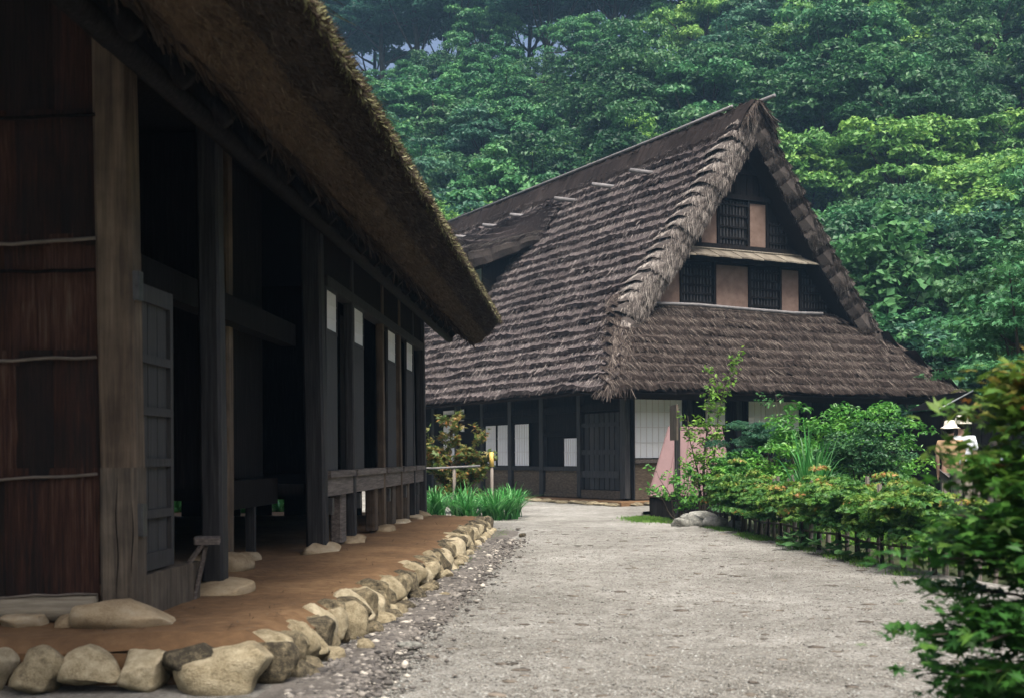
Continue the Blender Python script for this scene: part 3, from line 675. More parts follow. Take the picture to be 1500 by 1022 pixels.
def roof_b():
    r = np.random.default_rng(44)
    roof = MB()
    # closed body below the courses (both slopes, thickness 0.4)
    def body(mirror):
        mb = []
        f = np.linspace(0, 1, 14); 
        rows = []
        for ff in f:
            z = z_f(ff); t0 = max(min(t_skirt(z), T_V+0.03), -OV+0.02)
            rows.append([slope_l(ff, t0, -0.02), slope_l(ff, BL, -0.02)])
        top = np.array(rows)
        bot = np.array([[slope_l(max(ff, 0.0), rows[k][0][1], -0.45), slope_l(ff, BL, -0.45)] for k, ff in enumerate(f)])
        bot[0, :, 2] = Z_E-0.06; bot[0, :, 0] = -OV+0.15
        if mirror:
            top[..., 0] = BW-top[..., 0]; bot[..., 0] = BW-bot[..., 0]
        roof.grid(top, 0.15); roof.grid(bot, 0.1)
        for j in (0, 1): roof.grid(np.stack([top[:, j], bot[:, j]], 1), 0.1)
        roof.grid(np.stack([top[0], bot[0]], 0), 0.1)
    body(False); body(True)
    # skirt body
    zz = np.linspace(Z_E, Z_G, 8); rows = []
    for z in zz:
        ff = (z-Z_E)/(Z_R-Z_E); s0 = -OV+(OV+BW/2)*ff
        rows.append([(s0, t_skirt(z)-0.0, z-0.05), (BW-s0, t_skirt(z), z-0.05)])
    top = np.array(rows); bot = top.copy(); bot[..., 2] -= 0.45; bot[0, :, 2] = Z_E-0.06; bot[0, :, 1] += 0.15
    roof.grid(top, 0.15); roof.grid(bot, 0.1); roof.grid(np.stack([top[0], bot[0]], 0), 0.1)
    R = roof.build('roof', M['thatch_ridge'], B)
    NC = 26
    nl = np.array([-0.809, 0, 0.588])
    def course_strands(mb, P, n, D0, N0, lo, hi):
        cnt = len(P)
        D = D0[None]+r.normal(size=(cnt, 3))*0.14; D /= np.linalg.norm(D, axis=1)[:, None]
        lift = r.uniform(0.0, 0.13, cnt)
        D = D+N0[None]*lift[:, None]*0.8
        mb.strands(P, D, np.repeat(N0[None], cnt, 0)+r.normal(size=(cnt, 3))*0.35, r.uniform(0.12, 0.33, cnt), r.uniform(0.008, 0.020, cnt), np.clip(r.normal((lo+hi)/2, (hi-lo)/2.4, cnt), 0, 1))
    # long slope, course by course
    for i in range(NC-1):
        f0 = i/NC; f1 = min((i+1.55)/NC, 0.99)
        zm = z_f(f0); t0 = max(min(t_skirt(zm)+0.05, T_V+0.35), -OV)
        ts = np.arange(t0, BL, 0.10); n = len(ts)
        w = 0.009*hash_noise(ts*0.9, ts*0.4+i, i*1.3)+r.normal(0, 0.002, n)
        lf = 0.185+0.05*hash_noise(ts*1.1+i*3, ts*0.6, i)+r.normal(0, 0.004, n)
        G = np.stack([slope_l(f0+w+0.016, ts, -0.05), slope_l(f0+w-0.002, ts, lf*0.6), slope_l(f0+w+0.006, ts, lf), slope_l(np.full(n, (f0*0.4+f1*0.6)), ts, 0.06), slope_l(np.full(n, f1), ts, 0.0)], 0)
        mb = MB(); mb.grid(G, np.concatenate([np.full(n-1, 0.0), np.full(n-1, 0.3), np.full(n-1, 0.5), np.full(n-1, 0.2)]))  # darkest value on the underside paints the shade below each course
        cnt = int((BL-t0)*150)
        tt = r.uniform(t0, BL, cnt); ff = f0+(f1-f0)*r.random(cnt)**1.6*0.8+0.02
        P = slope_l(ff, tt, 0.0); k = np.clip((f1-ff)/(f1-f0), 0, 1); P += nl[None]*(0.045+0.175*k)[:, None]
        course_strands(mb, P, cnt, np.array([-0.57, -0.22, -0.80]), nl, 0.12, 0.95)
        mb.build('thatch_course', M['thatch_long'], R)
    # skirt courses
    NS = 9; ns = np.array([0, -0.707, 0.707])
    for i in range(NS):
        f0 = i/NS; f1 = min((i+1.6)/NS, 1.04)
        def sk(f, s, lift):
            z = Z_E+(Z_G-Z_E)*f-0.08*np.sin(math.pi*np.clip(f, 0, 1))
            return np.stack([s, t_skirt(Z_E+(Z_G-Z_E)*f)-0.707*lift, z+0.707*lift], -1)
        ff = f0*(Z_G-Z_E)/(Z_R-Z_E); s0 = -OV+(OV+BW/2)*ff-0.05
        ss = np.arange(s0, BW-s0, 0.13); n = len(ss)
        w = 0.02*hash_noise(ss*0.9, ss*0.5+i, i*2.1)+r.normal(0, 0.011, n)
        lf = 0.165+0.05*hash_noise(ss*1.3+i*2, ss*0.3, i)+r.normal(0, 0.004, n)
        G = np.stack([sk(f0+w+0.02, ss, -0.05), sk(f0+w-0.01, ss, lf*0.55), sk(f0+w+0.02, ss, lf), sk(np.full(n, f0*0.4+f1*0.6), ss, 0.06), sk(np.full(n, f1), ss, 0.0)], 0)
        mb = MB(); mb.grid(G, np.concatenate([np.full(n-1, 0.1), np.full(n-1, 0.35), np.full(n-1, 0.45), np.full(n-1, 0.3)]))  # underside row coloured darker as painted shade between courses
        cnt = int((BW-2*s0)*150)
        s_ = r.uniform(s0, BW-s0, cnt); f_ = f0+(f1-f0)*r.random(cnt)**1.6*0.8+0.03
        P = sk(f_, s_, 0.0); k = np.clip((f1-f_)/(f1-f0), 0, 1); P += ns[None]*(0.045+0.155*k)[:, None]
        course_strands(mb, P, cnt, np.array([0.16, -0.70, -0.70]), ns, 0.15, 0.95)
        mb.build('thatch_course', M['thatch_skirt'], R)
    # hip corners: fans of straw over the joint
    for side in (0, 1):
        mb = MB(); cnt = 4600
        z = Z_E-0.05+(Z_G-Z_E+0.25)*r.random(cnt); ff = (z-Z_E)/(Z_R-Z_E)
        s = -OV+(OV+BW/2)*ff; t = t_skirt(z)
        D = np.stack([-0.35+r.normal(0, 0.22, cnt), -0.40+r.normal(0, 0.22, cnt), np.full(cnt, -0.75)], 1); D /= np.linalg.norm(D, axis=1)[:, None]
        o1 = r.normal(0, 0.22, cnt); o2 = -0.7*np.abs(o1)
        P = np.stack([s+np.where(o1 < 0, 0.05, o1)-0.05, t+np.where(o1 < 0, -o1, 0.0)-0.05, z+0.06+r.uniform(0, 0.07, cnt)+0*o2], 1)
        if side: P[:, 0] = BW-P[:, 0]; D[:, 0] *= -1
        mb.strands(P, D, np.array([[-0.4, -0.4, 0.6]])*np.ones((cnt, 1)), r.uniform(0.15, 0.4, cnt), r.uniform(0.014, 0.03, cnt), np.clip(r.normal(0.55, 0.25, cnt), 0, 1))
        mb.build('hip_straw', M['thatch_skirt'], R)
    # verge bundles, three shapes shared per side
    nb = 18; fa, fb = (Z_G-0.15-Z_E)/(Z_R-Z_E), 0.965; df = (fb-fa)/nb
    step = slope_l(fa+df, 0)-slope_l(fa, 0)
    path = [(1.5, 0.03), (1.0, 0.13), (T_V+0.12, 0.17), (T_V-0.05, 0.12), (T_V-0.12, -0.03), (T_V-0.10, -0.22), (T_V-0.03, -0.42)]
    for side in (0, 1):
        meshes = []
        for q in range(3):
            def pt(ti, li, a):                         # a: 0 lower end .. 1 upper end, relative to fa
                p = slope_l(fa+df*1.7*a, ti, li+(0.13*(1-a)-0.04)*min(1, max(0, (1.55-ti)/0.6)))-slope_l(fa, 0); return p
            G = np.array([[pt(ti+r.normal(0, 0.015), li+r.normal(0, 0.01), a+(r.normal(0, 0.05) if a == 0 else 0)) for ti, li in path] for a in (0, 0.35, 1.0)])
            lip = np.array([[pt(ti, li-0.12, 0.06) for ti, li in path], [pt(ti, li, 0.0) for ti, li in path]])
            mb = MB(); mb.grid(G, 0.28); mb.grid(lip, 0.0)  # lip coloured darkest: painted shadow line between bundles
            cnt = 1000
            k = r.uniform(0, len(path)-1.01, cnt); i0 = k.astype(int); fr = k-i0
            PT = np.array(path); tl = PT[i0]*(1-fr[:, None])+PT[i0+1]*fr[:, None]
            a = 0.26+r.random(cnt)*0.55
            P = np.array([pt(x, l+0.012, aa) for (x, l), aa in zip(tl, a)])
            d2 = PT[i0+1]-PT[i0]; d2 /= np.linalg.norm(d2, axis=1)[:, None]
            D = np.stack([-0.809*d2[:, 1], d2[:, 0], 0.588*d2[:, 1]], 1)*0.35+np.array([-0.54, 0, -0.74])*0.9+r.normal(size=(cnt, 3))*0.11
            D /= np.linalg.norm(D, axis=1)[:, None]
            N = np.array([-0.6, -0.5, 0.5])[None]+r.normal(size=(cnt, 3))*0.2
            mb.strands(P, D, N, r.uniform(0.12, 0.27, cnt), r.uniform(0.009, 0.018, cnt), np.clip(r.normal(0.58, 0.30, cnt), 0, 1))
            if side:
                for v in mb.v: v[:, 0] *= -1
            meshes.append(mb.mesh('thatch_bundle', M['thatch_verge']))
        for j in range(-2, nb):
            base = slope_l(fa+df*j, 0)
            if j < 0: base[1] = min(0.0, t_skirt(base[2])-T_V+0.10); base += nl*-0.085
            if side: base = base*np.array([-1, 1, 1])+np.array([BW, 0, 0])
            o = link('thatch_bundle', meshes[j % 3], R, base); o.scale = (1, 1+0.05*(j % 4), 1)
    # right hand slope, plain courses
    for i in range(1, 13):
        f0 = (2*i-2)/26; f1 = min(f0+3.0/26, 0.99); zm = z_f(f0); t0 = max(min(t_skirt(zm)+0.05, T_V+0.35), -OV)
        ts = np.arange(t0, BL, 0.5)
        G = np.stack([slope_l(np.full(len(ts), f0), ts, -0.03), slope_l(np.full(len(ts), f0), ts, 0.12), slope_l(np.full(len(ts), f1), ts, 0.0)], 0); G[..., 0] = BW-G[..., 0]
        MB().grid(G, 0.35).build('thatch_course', M['thatch_long'], R)
    # ridge cap of bark with poles
    mb = MB(); ts = np.arange(T_V-0.12, BL+0.1, 0.16); n = len(ts); c = BW/2
    prof = [(-0.62, -0.80), (-0.60, -0.62), (-0.30, -0.12), (-0.10, 0.13), (0.10, 0.13), (0.30, -0.12), (0.60, -0.62), (0.62, -0.80)]
    G = np.zeros((len(prof), n, 3))
    for i, (s, z) in enumerate(prof):
        G[i, :, 0] = c+s+r.normal(0, 0.012, n); G[i, :, 1] = ts; G[i, :, 2] = Z_R+0.06+z+0.05*hash_noise(ts*1.3, ts*0.5, 3+i)+r.normal(0, 0.022, n)
    mb.grid(G, 0.3)
    cnt = 12000; tt = r.uniform(T_V, BL, cnt); k = r.random(cnt)
    P = np.stack([c+0.1-0.72*k, tt, Z_R+0.22-np.clip(k-0.25, 0, 1)*1.13], 1)
    D = np.stack([np.full(cnt, -0.6), np.zeros(cnt), 0.1-0.9*np.clip(k*1.5, 0, 1)], 1)+r.normal(size=(cnt, 3))*0.22
    mb.strands(P, D, np.repeat(nl[None], cnt, 0), r.uniform(0.08, 0.2, cnt), r.uniform(0.012, 0.03, cnt), np.clip(r.normal(0.5, 0.3, cnt), 0, 1))
    mb.build('ridge_cap', M['thatch_ridge'], R)
    # drooping straw tuft at the gable peak
    mb = MB(); cnt = 900; k = r.random(cnt); sgn = np.sign(r.normal(size=cnt))
    P = np.stack([c+sgn*0.34*k, T_V-0.10+r.uniform(-0.08, 0.2, cnt), Z_R+0.2-0.42*k+r.normal(0, 0.03, cnt)], 1)
    D = np.stack([sgn*(0.25+0.3*r.random(cnt)), -0.30+r.normal(0, 0.2, cnt), -0.8+r.normal(0, 0.15, cnt)], 1)
    mb.strands(P, D, r.normal(size=(cnt, 3)), r.uniform(0.2, 0.6, cnt), r.uniform(0.012, 0.028, cnt), np.clip(r.normal(0.6, 0.22, cnt), 0, 1))
    mb.build('peak_straw', M['thatch_skirt'], R)
    MB().tube([(c-0.16, T_V+0.75, Z_R+0.23), (c-0.15, 4, Z_R+0.19), (c-0.17, 9, Z_R+0.17), (c-0.15, BL+0.3, Z_R+0.15)], 0.042, 8).build('ridge_pole', M['pole'], R, True)
    MB().tube([(c+0.17, T_V-0.55, Z_R+0.22), (c+0.16, 8, Z_R+0.21), (c+0.17, BL+0.3, Z_R+0.22)], 0.05, 8).build('ridge_pole', M['pole'], R, True)
    # horizontal logs poking out of the thatch below the ridge
    for k, t in enumerate((3.9, 5.9, 8.1, 11.0, 13.0, 15.4)):
        p = slope_l(0.875, t, 0.0)
        MB().tube([p+np.array([0.25, 0, -0.02]), p+np.array([-0.85, 0.0, 0.0])], [0.065, 0.06], 8).build('ridge_log', M['pole'], R, True)
    # ---- lifted thatch dormer on the long slope
    ts = np.linspace(8.7, 16.5, 80); n = len(ts)
    e = np.clip((ts-8.7)/1.7, 0, 1); e = e*e*(3-2*e)
    e2 = np.clip((17.2-ts)/2.4, 0, 1); e *= e2*e2*(3-2*e2)
    f_top = np.full(n, 0.86); T = slope_l(f_top, ts, 0.10)
    lip0 = slope_l(np.full(n, 0.73), ts, 0.12); lip1 = np.stack([np.full(n, 0.58), ts, np.full(n, 7.30)], 1)
    Lp = lip0*(1-e[:, None])+lip1*e[:, None]; Lp[:, 2] += 0.03*np.sin(ts*5)+r.normal(0, 0.012, n)
    und = Lp+np.array([0.12, 0, -0.42])*(0.25+0.75*e[:, None])
    inn = slope_l(np.full(n, 0.72), ts, -0.1)
    rows = []
    for q in range(7):
        for k, lf in ((q/7, 0.0), ((q+0.97)/7, 0.16), ((q+1)/7, 0.02)):
            rows.append(T*(1-k)+Lp*k+np.array([-0.4, 0, 1.0])*(lf*(1+0.25*hash_noise(ts*2.1, ts+q, q)))[:, None]+np.array([0, 0, 0.10])*math.sin(math.pi*k))
    dm = MB(); dm.grid(np.stack(rows+[und, inn], 0), 0.3)
    cnt = 9000; ii = r.integers(0, n-1, cnt); k = r.random(cnt)
    P = T[ii]*(1-k[:, None])+Lp[ii]*k[:, None]; P[:, 2] += 0.10*np.sin(math.pi*k)+0.03+0.17*((k*7) % 1); P[:, 1] += r.uniform(0, 0.15, cnt)
    D = (Lp-T)[ii]; D /= np.linalg.norm(D, axis=1)[:, None]; D = D+r.normal(size=(cnt, 3))*0.13
    dm.strands(P, D, np.array([[-0.5, 0, 0.8]])*np.ones((cnt, 1)), r.uniform(0.15, 0.32, cnt), r.uniform(0.012, 0.03, cnt), np.clip(r.normal(0.5, 0.27, cnt), 0, 1))
    dorm = dm.build('dormer', M['thatch_long'], B)
    for j in range(17):
        t0 = 8.85+0.42*j
        def lpt(t): return np.array([np.interp(t, ts, Lp[:, q]) for q in range(3)]), np.array([np.interp(t, ts, und[:, q]) for q in range(3)])
        rows = []
        for a in (0, 0.2, 0.5, 0.8, 1.0):
            l, u_ = lpt(t0+0.44*a); bul = 0.14*math.sin(math.pi*a)**0.7+0.01
            tp = np.array([np.interp(t0+0.44*a, ts, (T*0.22+Lp*0.78)[:, q]) for q in range(3)])
            rows.append([tp+np.array([0, 0, 0.08]), l+np.array([0.10, 0, 0.10+bul*0.6]), l+np.array([-bul, 0, 0.03]), l*0.5+u_*0.5+np.array([-bul-0.02, 0, 0]), u_+np.array([-0.01, 0, -0.02+r.normal(0, 0.01)])])
        G = np.array(rows); mb = MB().grid(G, 0.2)
        cnt = 420; a = r.random(cnt); l = np.array([lpt(t0+0.44*x)[0] for x in a])
        P = l+np.stack([r.uniform(-0.02, 0.85, cnt), np.zeros(cnt), np.zeros(cnt)], 1); P[:, 2] += 0.21+0.48*(P[:, 0]-l[:, 0])
        D = np.array([-0.8, 0, -0.5])[None]+r.normal(size=(cnt, 3))*0.10
        mb.strands(P, D, np.array([[-0.5, 0, 0.8]])*np.ones((cnt, 1)), r.uniform(0.15, 0.34, cnt), r.uniform(0.012, 0.026, cnt), np.clip(r.normal(0.5, 0.3, cnt), 0, 1))
        mb.build('thatch_bundle', M['thatch_verge'], dorm)
    # dormer front: slatted window over a tan panel
    s0 = 1.30
    MB().box(s0+0.05, s0+0.15, 10.15, 16.2, 5.3, 7.0).build('dormer_wall', M['dark_wood'], dorm)
    MB().add([(s0+0.1, 10.2, 5.6), (s0+0.1, 10.2, 7.0), (2.9, 10.2, 8.0), (2.6, 10.2, 7.3)], [[0, 1, 2, 3]]).build('cheek_wall', M['dark_wood'], dorm)
    for z0, z1 in ((6.26, 6.36), (6.98, 7.08)): MB().box(s0-0.02, s0+0.05, 10.15, 16.2, z0, z1).build('rail', M['dark_wood'], dorm)
    for t in (10.15, 11.6, 13.4, 15.3): MB().box(s0-0.03, s0+0.05, t, t+0.10, 5.4, 7.08).build('mullion', M['dark_wood'], dorm)
    MB().box(s0+0.02, s0+0.045, 10.26, 16.1, 5.5, 6.258).build('panel', M['wall_mud'], dorm)
    sm = MB().box(s0, s0+0.03, 0, 0.055, 6.362, 6.978).mesh('slat', M['slat_green'])
    for t in np.arange(10.28, 13.4, 0.085):
        if not (11.55 < t < 11.7): link('slat', sm, dorm, (0, t, 0))
    return R
ROOF_B = roof_b()

def gable_b():
    c = BW/2; t = 1.0
    def half(z): return (OV+BW/2)*(Z_R-z)/(Z_R-Z_E)-0.35
    MB().add([(c-half(4.2), t+0.12, 4.2), (c+half(4.2), t+0.12, 4.2), (c+0.1, t+0.12, 9.6), (c-0.1, t+0.12, 9.6)], [[0, 1, 2, 3]]).build('gable_wall', M['dark_wood'], B)
    g = lambda nm, s0, s1, z0, z1, d0, d1, m, par=B: MB().box(s0, s1, t+d0, t+d1, z0, z1).build(nm, M[m], par)
    # lower row: tan panels and dark lattice shutters
    for s0, s1 in ((1.66, 2.27), (3.36, 4.40), (5.46, 6.06)): g('panel', s0, s1, 4.86, 5.98, 0.05, 0.10, 'wall_mud')
    def lattice(s0, s1, z0, z1, nz):
        w = g('shutter', s0, s1, z0, z1, 0.09, 0.115, 'dark_wood')
        for k in range(int((s1-s0)/0.10)):
            x = s0+0.05+k*0.10; g('slat', x, x+0.035, z0+0.02, z1-0.02, 0.06, 0.089, 'post_wood', w)
        for k in range(nz):
            z = z0+(z1-z0)*(k+0.5)/nz; g('cross_bar', s0+0.01, s1-0.01, z, z+0.05, 0.03, 0.059, 'dark_wood', w)
    for s0, s1 in ((2.36, 3.30), (4.48, 5.40)): lattice(s0, s1, 4.86, 5.95, 5)
    lattice(6.14, 7.1, 4.86, 5.9, 5)
    for s in (1.58, 2.28, 3.30, 4.41, 5.40, 6.07): g('mullion', s, s+0.07, 4.82, 6.03, 0.0, 0.088, 'dark_wood')
    g('sill_beam', 1.2, 7.3, 4.70, 4.85, -0.04, 0.12, 'dark_wood'); g('head_beam', 1.6, 6.8, 6.03, 6.16, -0.02, 0.12, 'dark_wood')
    # upper row
    for s0, s1 in ((2.93, 3.42), (4.45, 4.98)): g('panel', s0, s1, 6.52, 7.62, 0.05, 0.10, 'wall_mud')
    lattice(3.50, 4.38, 6.52, 7.66, 4)
    lattice(5.1, 5.75, 6.5, 7.2, 3)
    for s in (2.86, 3.43, 4.38, 4.99): g('mullion', s, s+0.065, 6.45, 7.72, 0.0, 0.088, 'dark_wood')
    g('sill_beam', 2.6, 5.9, 6.38, 6.50, -0.03, 0.12, 'dark_wood'); g('head_beam', 2.9, 5.5, 7.68, 7.80, -0.03, 0.12, 'dark_wood')
    for s in np.arange(3.2, 5.2, 0.2):
        zt = min(9.3, Z_R-abs(s+0.09-c)*1.7-0.55)
        if zt > 8.0: g('plank', s, s+0.185, 7.80, zt, 0.06+0.01*(int(s*5) % 2), 0.11, 'dark_wood')
    g('tie_beam', 3.0, 5.4, 8.35, 8.46, 0.0, 0.055, 'dark_wood')
    # plank pent roof between the rows
    pr = g('pent_roof', 2.0, 6.55, 6.10, 6.14, -0.02, 0.10, 'dark_wood')
    mesh = MB().add([(0, -0.52, 6.07), (0.335, -0.52, 6.07), (0.335, 0.02, 6.32), (0, 0.02, 6.32), (0, -0.52, 6.105), (0.335, -0.52, 6.105), (0.335, 0.02, 6.355), (0, 0.02, 6.355)],
                    [[0, 3, 2, 1], [4, 5, 6, 7], [0, 1, 5, 4], [1, 2, 6, 5], [2, 3, 7, 6], [3, 0, 4, 7]]).mesh('plank', M['pent'])
    for k in range(13): link('plank', mesh, pr, (2.05+0.35*k, t, 0.012*(k % 2)))
    MB().tube([(2.0, t-0.03, 6.36), (6.6, t-0.03, 6.36)], 0.03, 6).build('batten', M['pent'], pr)
    MB().tube([(1.25, t-0.28, 4.86), (2.6, t-0.3, 4.88), (4.2, t-0.26, 4.85), (5.6, t-0.3, 4.82), (6.6, t-0.26, 4.85)], 0.045, 7).build('skirt_pole', M['pole'], B, True)
    for z, s in ((9.2, 0.45), (8.1, 1.15), (7.1, 1.75), (6.0, 2.5), (5.2, 3.1)):
        for q in (-1, 1):
            MB().tube([(c+q*(s-0.05), t+0.1, z-0.1), (c+q*s, 0.42, z-0.06)], 0.05, 7).build('purlin', M['post_wood'], B, True)
            MB().tube([(c+q*s-0.07, 0.62, z-0.10), (c+q*s+0.07, 0.62, z-0.0)], 0.06, 7).build('rope_lashing', M['pole'], B, True)
gable_b()

def walls_b():
    zt = 3.0
    # closed shell
    MB().add([(0.1, 0.1, 0.1), (0.1, BL-1, 0.1), (0.1, BL-1, zt), (0.1, 0.1, zt)], [[0, 1, 2, 3]]).build('long_wall', M['dark_wood'], B)
    MB().add([(0.1, 0.1, 0.1), (BW, 0.1, 0.1), (BW, 0.1, zt), (0.1, 0.1, zt)], [[0, 1, 2, 3]]).build('end_wall', M['dark_wood'], B)
    MB().add([(BW, 0.1, 0.1), (BW, BL-1, 0.1), (BW, BL-1, zt), (BW, 0.1, zt)], [[0, 1, 2, 3]]).build('side_wall', M['dark_wood'], B)
    MB().add([(0.1, BL-1, 0.1), (BW, BL-1, 0.1), (BW, BL-1, 3.5), (BW/2, BL-1, 9.5), (0.1, BL-1, 3.5)], [[0, 1, 2, 3, 4]]).build('rear_wall', M['dark_wood'], B)
    MB().box(-OV+0.3, BW+OV-0.3, -OV+0.3, BL-0.5, 2.9, 2.98).build('soffit', M['dark_wood'], B)
    L = lambda nm, t0, t1, z0, z1, d0, d1, m, par=B: MB().box(-d1+0.1, -d0+0.1, t0, t1, z0, z1).build(nm, M[m], par)
    E = lambda nm, s0, s1, z0, z1, d0, d1, m, par=B: MB().box(s0, s1, -d1+0.1, -d0+0.1, z0, z1).build(nm, M[m], par)
    for t, w in ((-0.02, 0.22), (2.06, 0.16), (3.98, 0.20), (5.78, 0.20), (7.55, 0.16), (9.3, 0.16), (11.0, 0.18), (13.0, 0.18), (15, 0.18), (17, 0.18)): L('post', t, t+w, 0.15, 2.9, 0.0, 0.14, 'post_wood')
    L('head_beam', 0.2, BL-1.5, 2.25, 2.42, 0.005, 0.11, 'dark_wood')
    for a, b in ((2.22, 3.98), (4.18, 5.78), (5.98, 7.55), (7.71, 9.3), (9.46, 11.0)):
        L('sill', a, b, 0.78, 0.88, 0.005, 0.12, 'post_wood')
        L('base_board', a, b, 0.22, 0.775, 0.005, 0.06, 'base_board')
        L('ground_sill', a, b, 0.12, 0.215, 0.005, 0.11, 'base_board')
    L('ground_sill', 0.2, 2.06, 0.12, 0.32, 0.005, 0.11, 'base_board')
    def shoji(t0, t1, z0, z1, n, f=L, mat='paper'):
        p = f('shoji', t0, t1, z0, z1, 0.03, 0.06, mat)
        for k in range(1, n):
            x = t0+(t1-t0)*k/n; f('lattice_bar', x-0.008, x+0.008, z0+0.01, z1-0.01, 0.061, 0.075, 'lattice', p)
        for k in range(1, max(2, int((z1-z0)/0.32))):
            z = z0+(z1-z0)*k/max(2, int((z1-z0)/0.32)); f('lattice_bar', t0+0.01, t1-0.01, z-0.007, z+0.007, 0.0755, 0.085, 'lattice', p)
        f('frame', t0-0.035, t0-0.001, z0-0.02, z1+0.02, 0.03, 0.088, 'dark_wood', p); f('frame', t1+0.001, t1+0.035, z0-0.02, z1+0.02, 0.03, 0.088, 'dark_wood', p)
    shoji(2.30, 2.98, 0.90, 1.60, 6)
    L('opening_head', 2.22, 3.98, 1.66, 1.78, 0.005, 0.10, 'dark_wood'); L('upper_board', 2.22, 3.98, 1.785, 2.24, 0.005, 0.05, 'dark_wood')
    shoji(4.85, 5.70, 0.90, 2.02, 6)
    shoji(6.05, 6.75, 0.90, 2.02, 7); shoji(6.82, 7.5, 0.90, 2.02, 7)
    shoji(9.6, 10.45, 1.0, 2.55, 6); L('transom', 4.18, 9.3, 2.07, 2.24, 0.005, 0.08, 'dark_wood')
    shoji(8.9, 9.22, 1.9, 2.55, 3)
    # plank door at the corner: vertical boards, battens
    d = L('door', 0.28, 2.02, 0.33, 2.20, 0.02, 0.05, 'dark_wood')
    for k in range(7):
        t0 = 0.32+k*0.235; L('plank', t0, t0+0.20, 0.34, 2.19, 0.051, 0.075, 'door_wood' if k % 3 else 'post_wood', d)
    for z, h in ((0.62, 0.17), (1.18, 0.12), (1.86, 0.10)): L('batten', 0.28, 2.02, z, z+h, 0.0755, 0.115, 'post_wood', d)
    # end wall: wide paper window over boards, earth plaster below
    shoji(0.26, 1.62, 1.10, 2.55, 8, E); shoji(2.3, 2.9, 1.9, 2.45, 4, E); shoji(3.6, 5.2, 1.7, 2.5, 8, E)
    E('sill', 0.24, 6.0, 0.98, 1.07, 0.005, 0.16, 'rail_wood'); E('base_board', 0.24, 8.2, 0.45, 0.975, 0.005, 0.06, 'base_board')
    E('ground_sill', 0.24, 8.2, 0.12, 0.445, 0.005, 0.10, 'base_board'); E('post', 0.205, 0.237, 0.15, 2.9, 0.0, 0.13, 'post_wood')
    for s in (1.72, 3.2, 5.4, 8.2): E('post', s, s+0.16, 0.15, 2.9, 0.0, 0.13, 'post_wood')
    # plinth of flat stones
    e = thing('stone_plinth', 'line of flat pale stones at the foot of the far farmhouse', 'stone plinth', (2.67, 30.0, 0), math.atan2(0.46, 0.888))
    r = np.random.default_rng(77); var = [stone_mesh(200+k, 2, 0.75, 0.1, M['stone']) for k in range(5)]
    t = -0.9; k = 0
    while t < 11:
        w = r.uniform(0.3, 0.6); o = link('stone', var[k % 5], e, (-0.75+r.uniform(-0.05, 0.05), t+w/2, 0.04)); o.scale = (0.2, w*0.52, 0.07); t += w; k += 1
    s = -0.5
    while s < 4:
        w = r.uniform(0.3, 0.6); o = link('stone', var[k % 5], e, (s+w/2, -0.95+r.uniform(-0.05, 0.05), 0.04)); o.scale = (w*0.52, 0.2, 0.07); s += w; k += 1
    mb = MB().box(-0.7, BW+0.7, -0.9, BL, -0.04, 0.10)
    pl = mb.build('house_terrace', M['dirt']); pl.location = B.location; pl.rotation_euler = B.rotation_euler
    tag(pl, 'low earth terrace under the far farmhouse', kind='structure')
walls_b()

# ------------------------------------------------------------------ foliage builders
def crown_mesh(name, mat, seed, rx, rz, clumps, per, size, flat=0.55, aspect=0.6, shape='rhomb', up=0.7, crad=0.30, red_top=0.0, hollow=0.45, var_c=0.5):
    r = np.random.default_rng(seed)
    n = clumps
    d = r.normal(size=(n, 3)); d /= np.linalg.norm(d, axis=1)[:, None]; d[:, 2] = np.where(d[:, 2] < -0.35, -d[:, 2], d[:, 2])
    rad = r.uniform(hollow, 1.0, n)
    lob = 1+0.22*np.sin(d[:, 0]*3+seed)*np.cos(d[:, 1]*3.3+seed*2)
    C = d*rad[:, None]*lob[:, None]*np.array([rx, rx, rz])
    cr = rx*crad*r.uniform(0.6, 1.25, n)
    off = r.normal(size=(n, per, 3)); off /= np.linalg.norm(off, axis=2)[..., None]
    off[..., 2] = np.abs(off[..., 2])*0.9-0.25*r.random((n, per))
    off *= r.uniform(0.55, 1.0, (n, per, 1))
    P = C[:, None]+off*cr[:, None, None]*np.array([1, 1, flat])
    P = P.reshape(-1, 3)
    N = off.reshape(-1, 3)*(1-up)+np.array([0, 0, up])+r.normal(size=P.shape)*0.35
    cv = np.repeat(np.clip(r.normal(var_c, 0.16, n), 0, 1), per)
    var = np.clip(cv+r.normal(0, 0.13, len(P))+red_top*np.clip(P[:, 2]/rz, -1, 1), 0, 1)
    mb = MB(); mb.leaves(P, N, size*r.uniform(0.65, 1.3, len(P)), var, aspect, shape=shape, rng=r)
    return mb, C

def limbs(mb, C, base, top, rt, r, k=10):
    """trunk with branches reaching to some of the leaf clumps"""
    z = np.linspace(0, 1, 8); P = [base+(top-base)*q+np.array([0.06*math.sin(q*5), 0.05*math.cos(q*4), 0])*(top[2]-base[2])*0.25 for q in z]
    mb.tube(P, [rt*(1-0.8*q) for q in z], 7)
    for c in C[r.permutation(len(C))[:k]]:
        a = P[r.integers(3, 7)]; m = a*0.5+c*0.5+np.array([0, 0, -0.06*np.linalg.norm(c-a)])
        mb.tube([a, m, c], [rt*0.35, rt*0.22, rt*0.07], 5, caps=False)

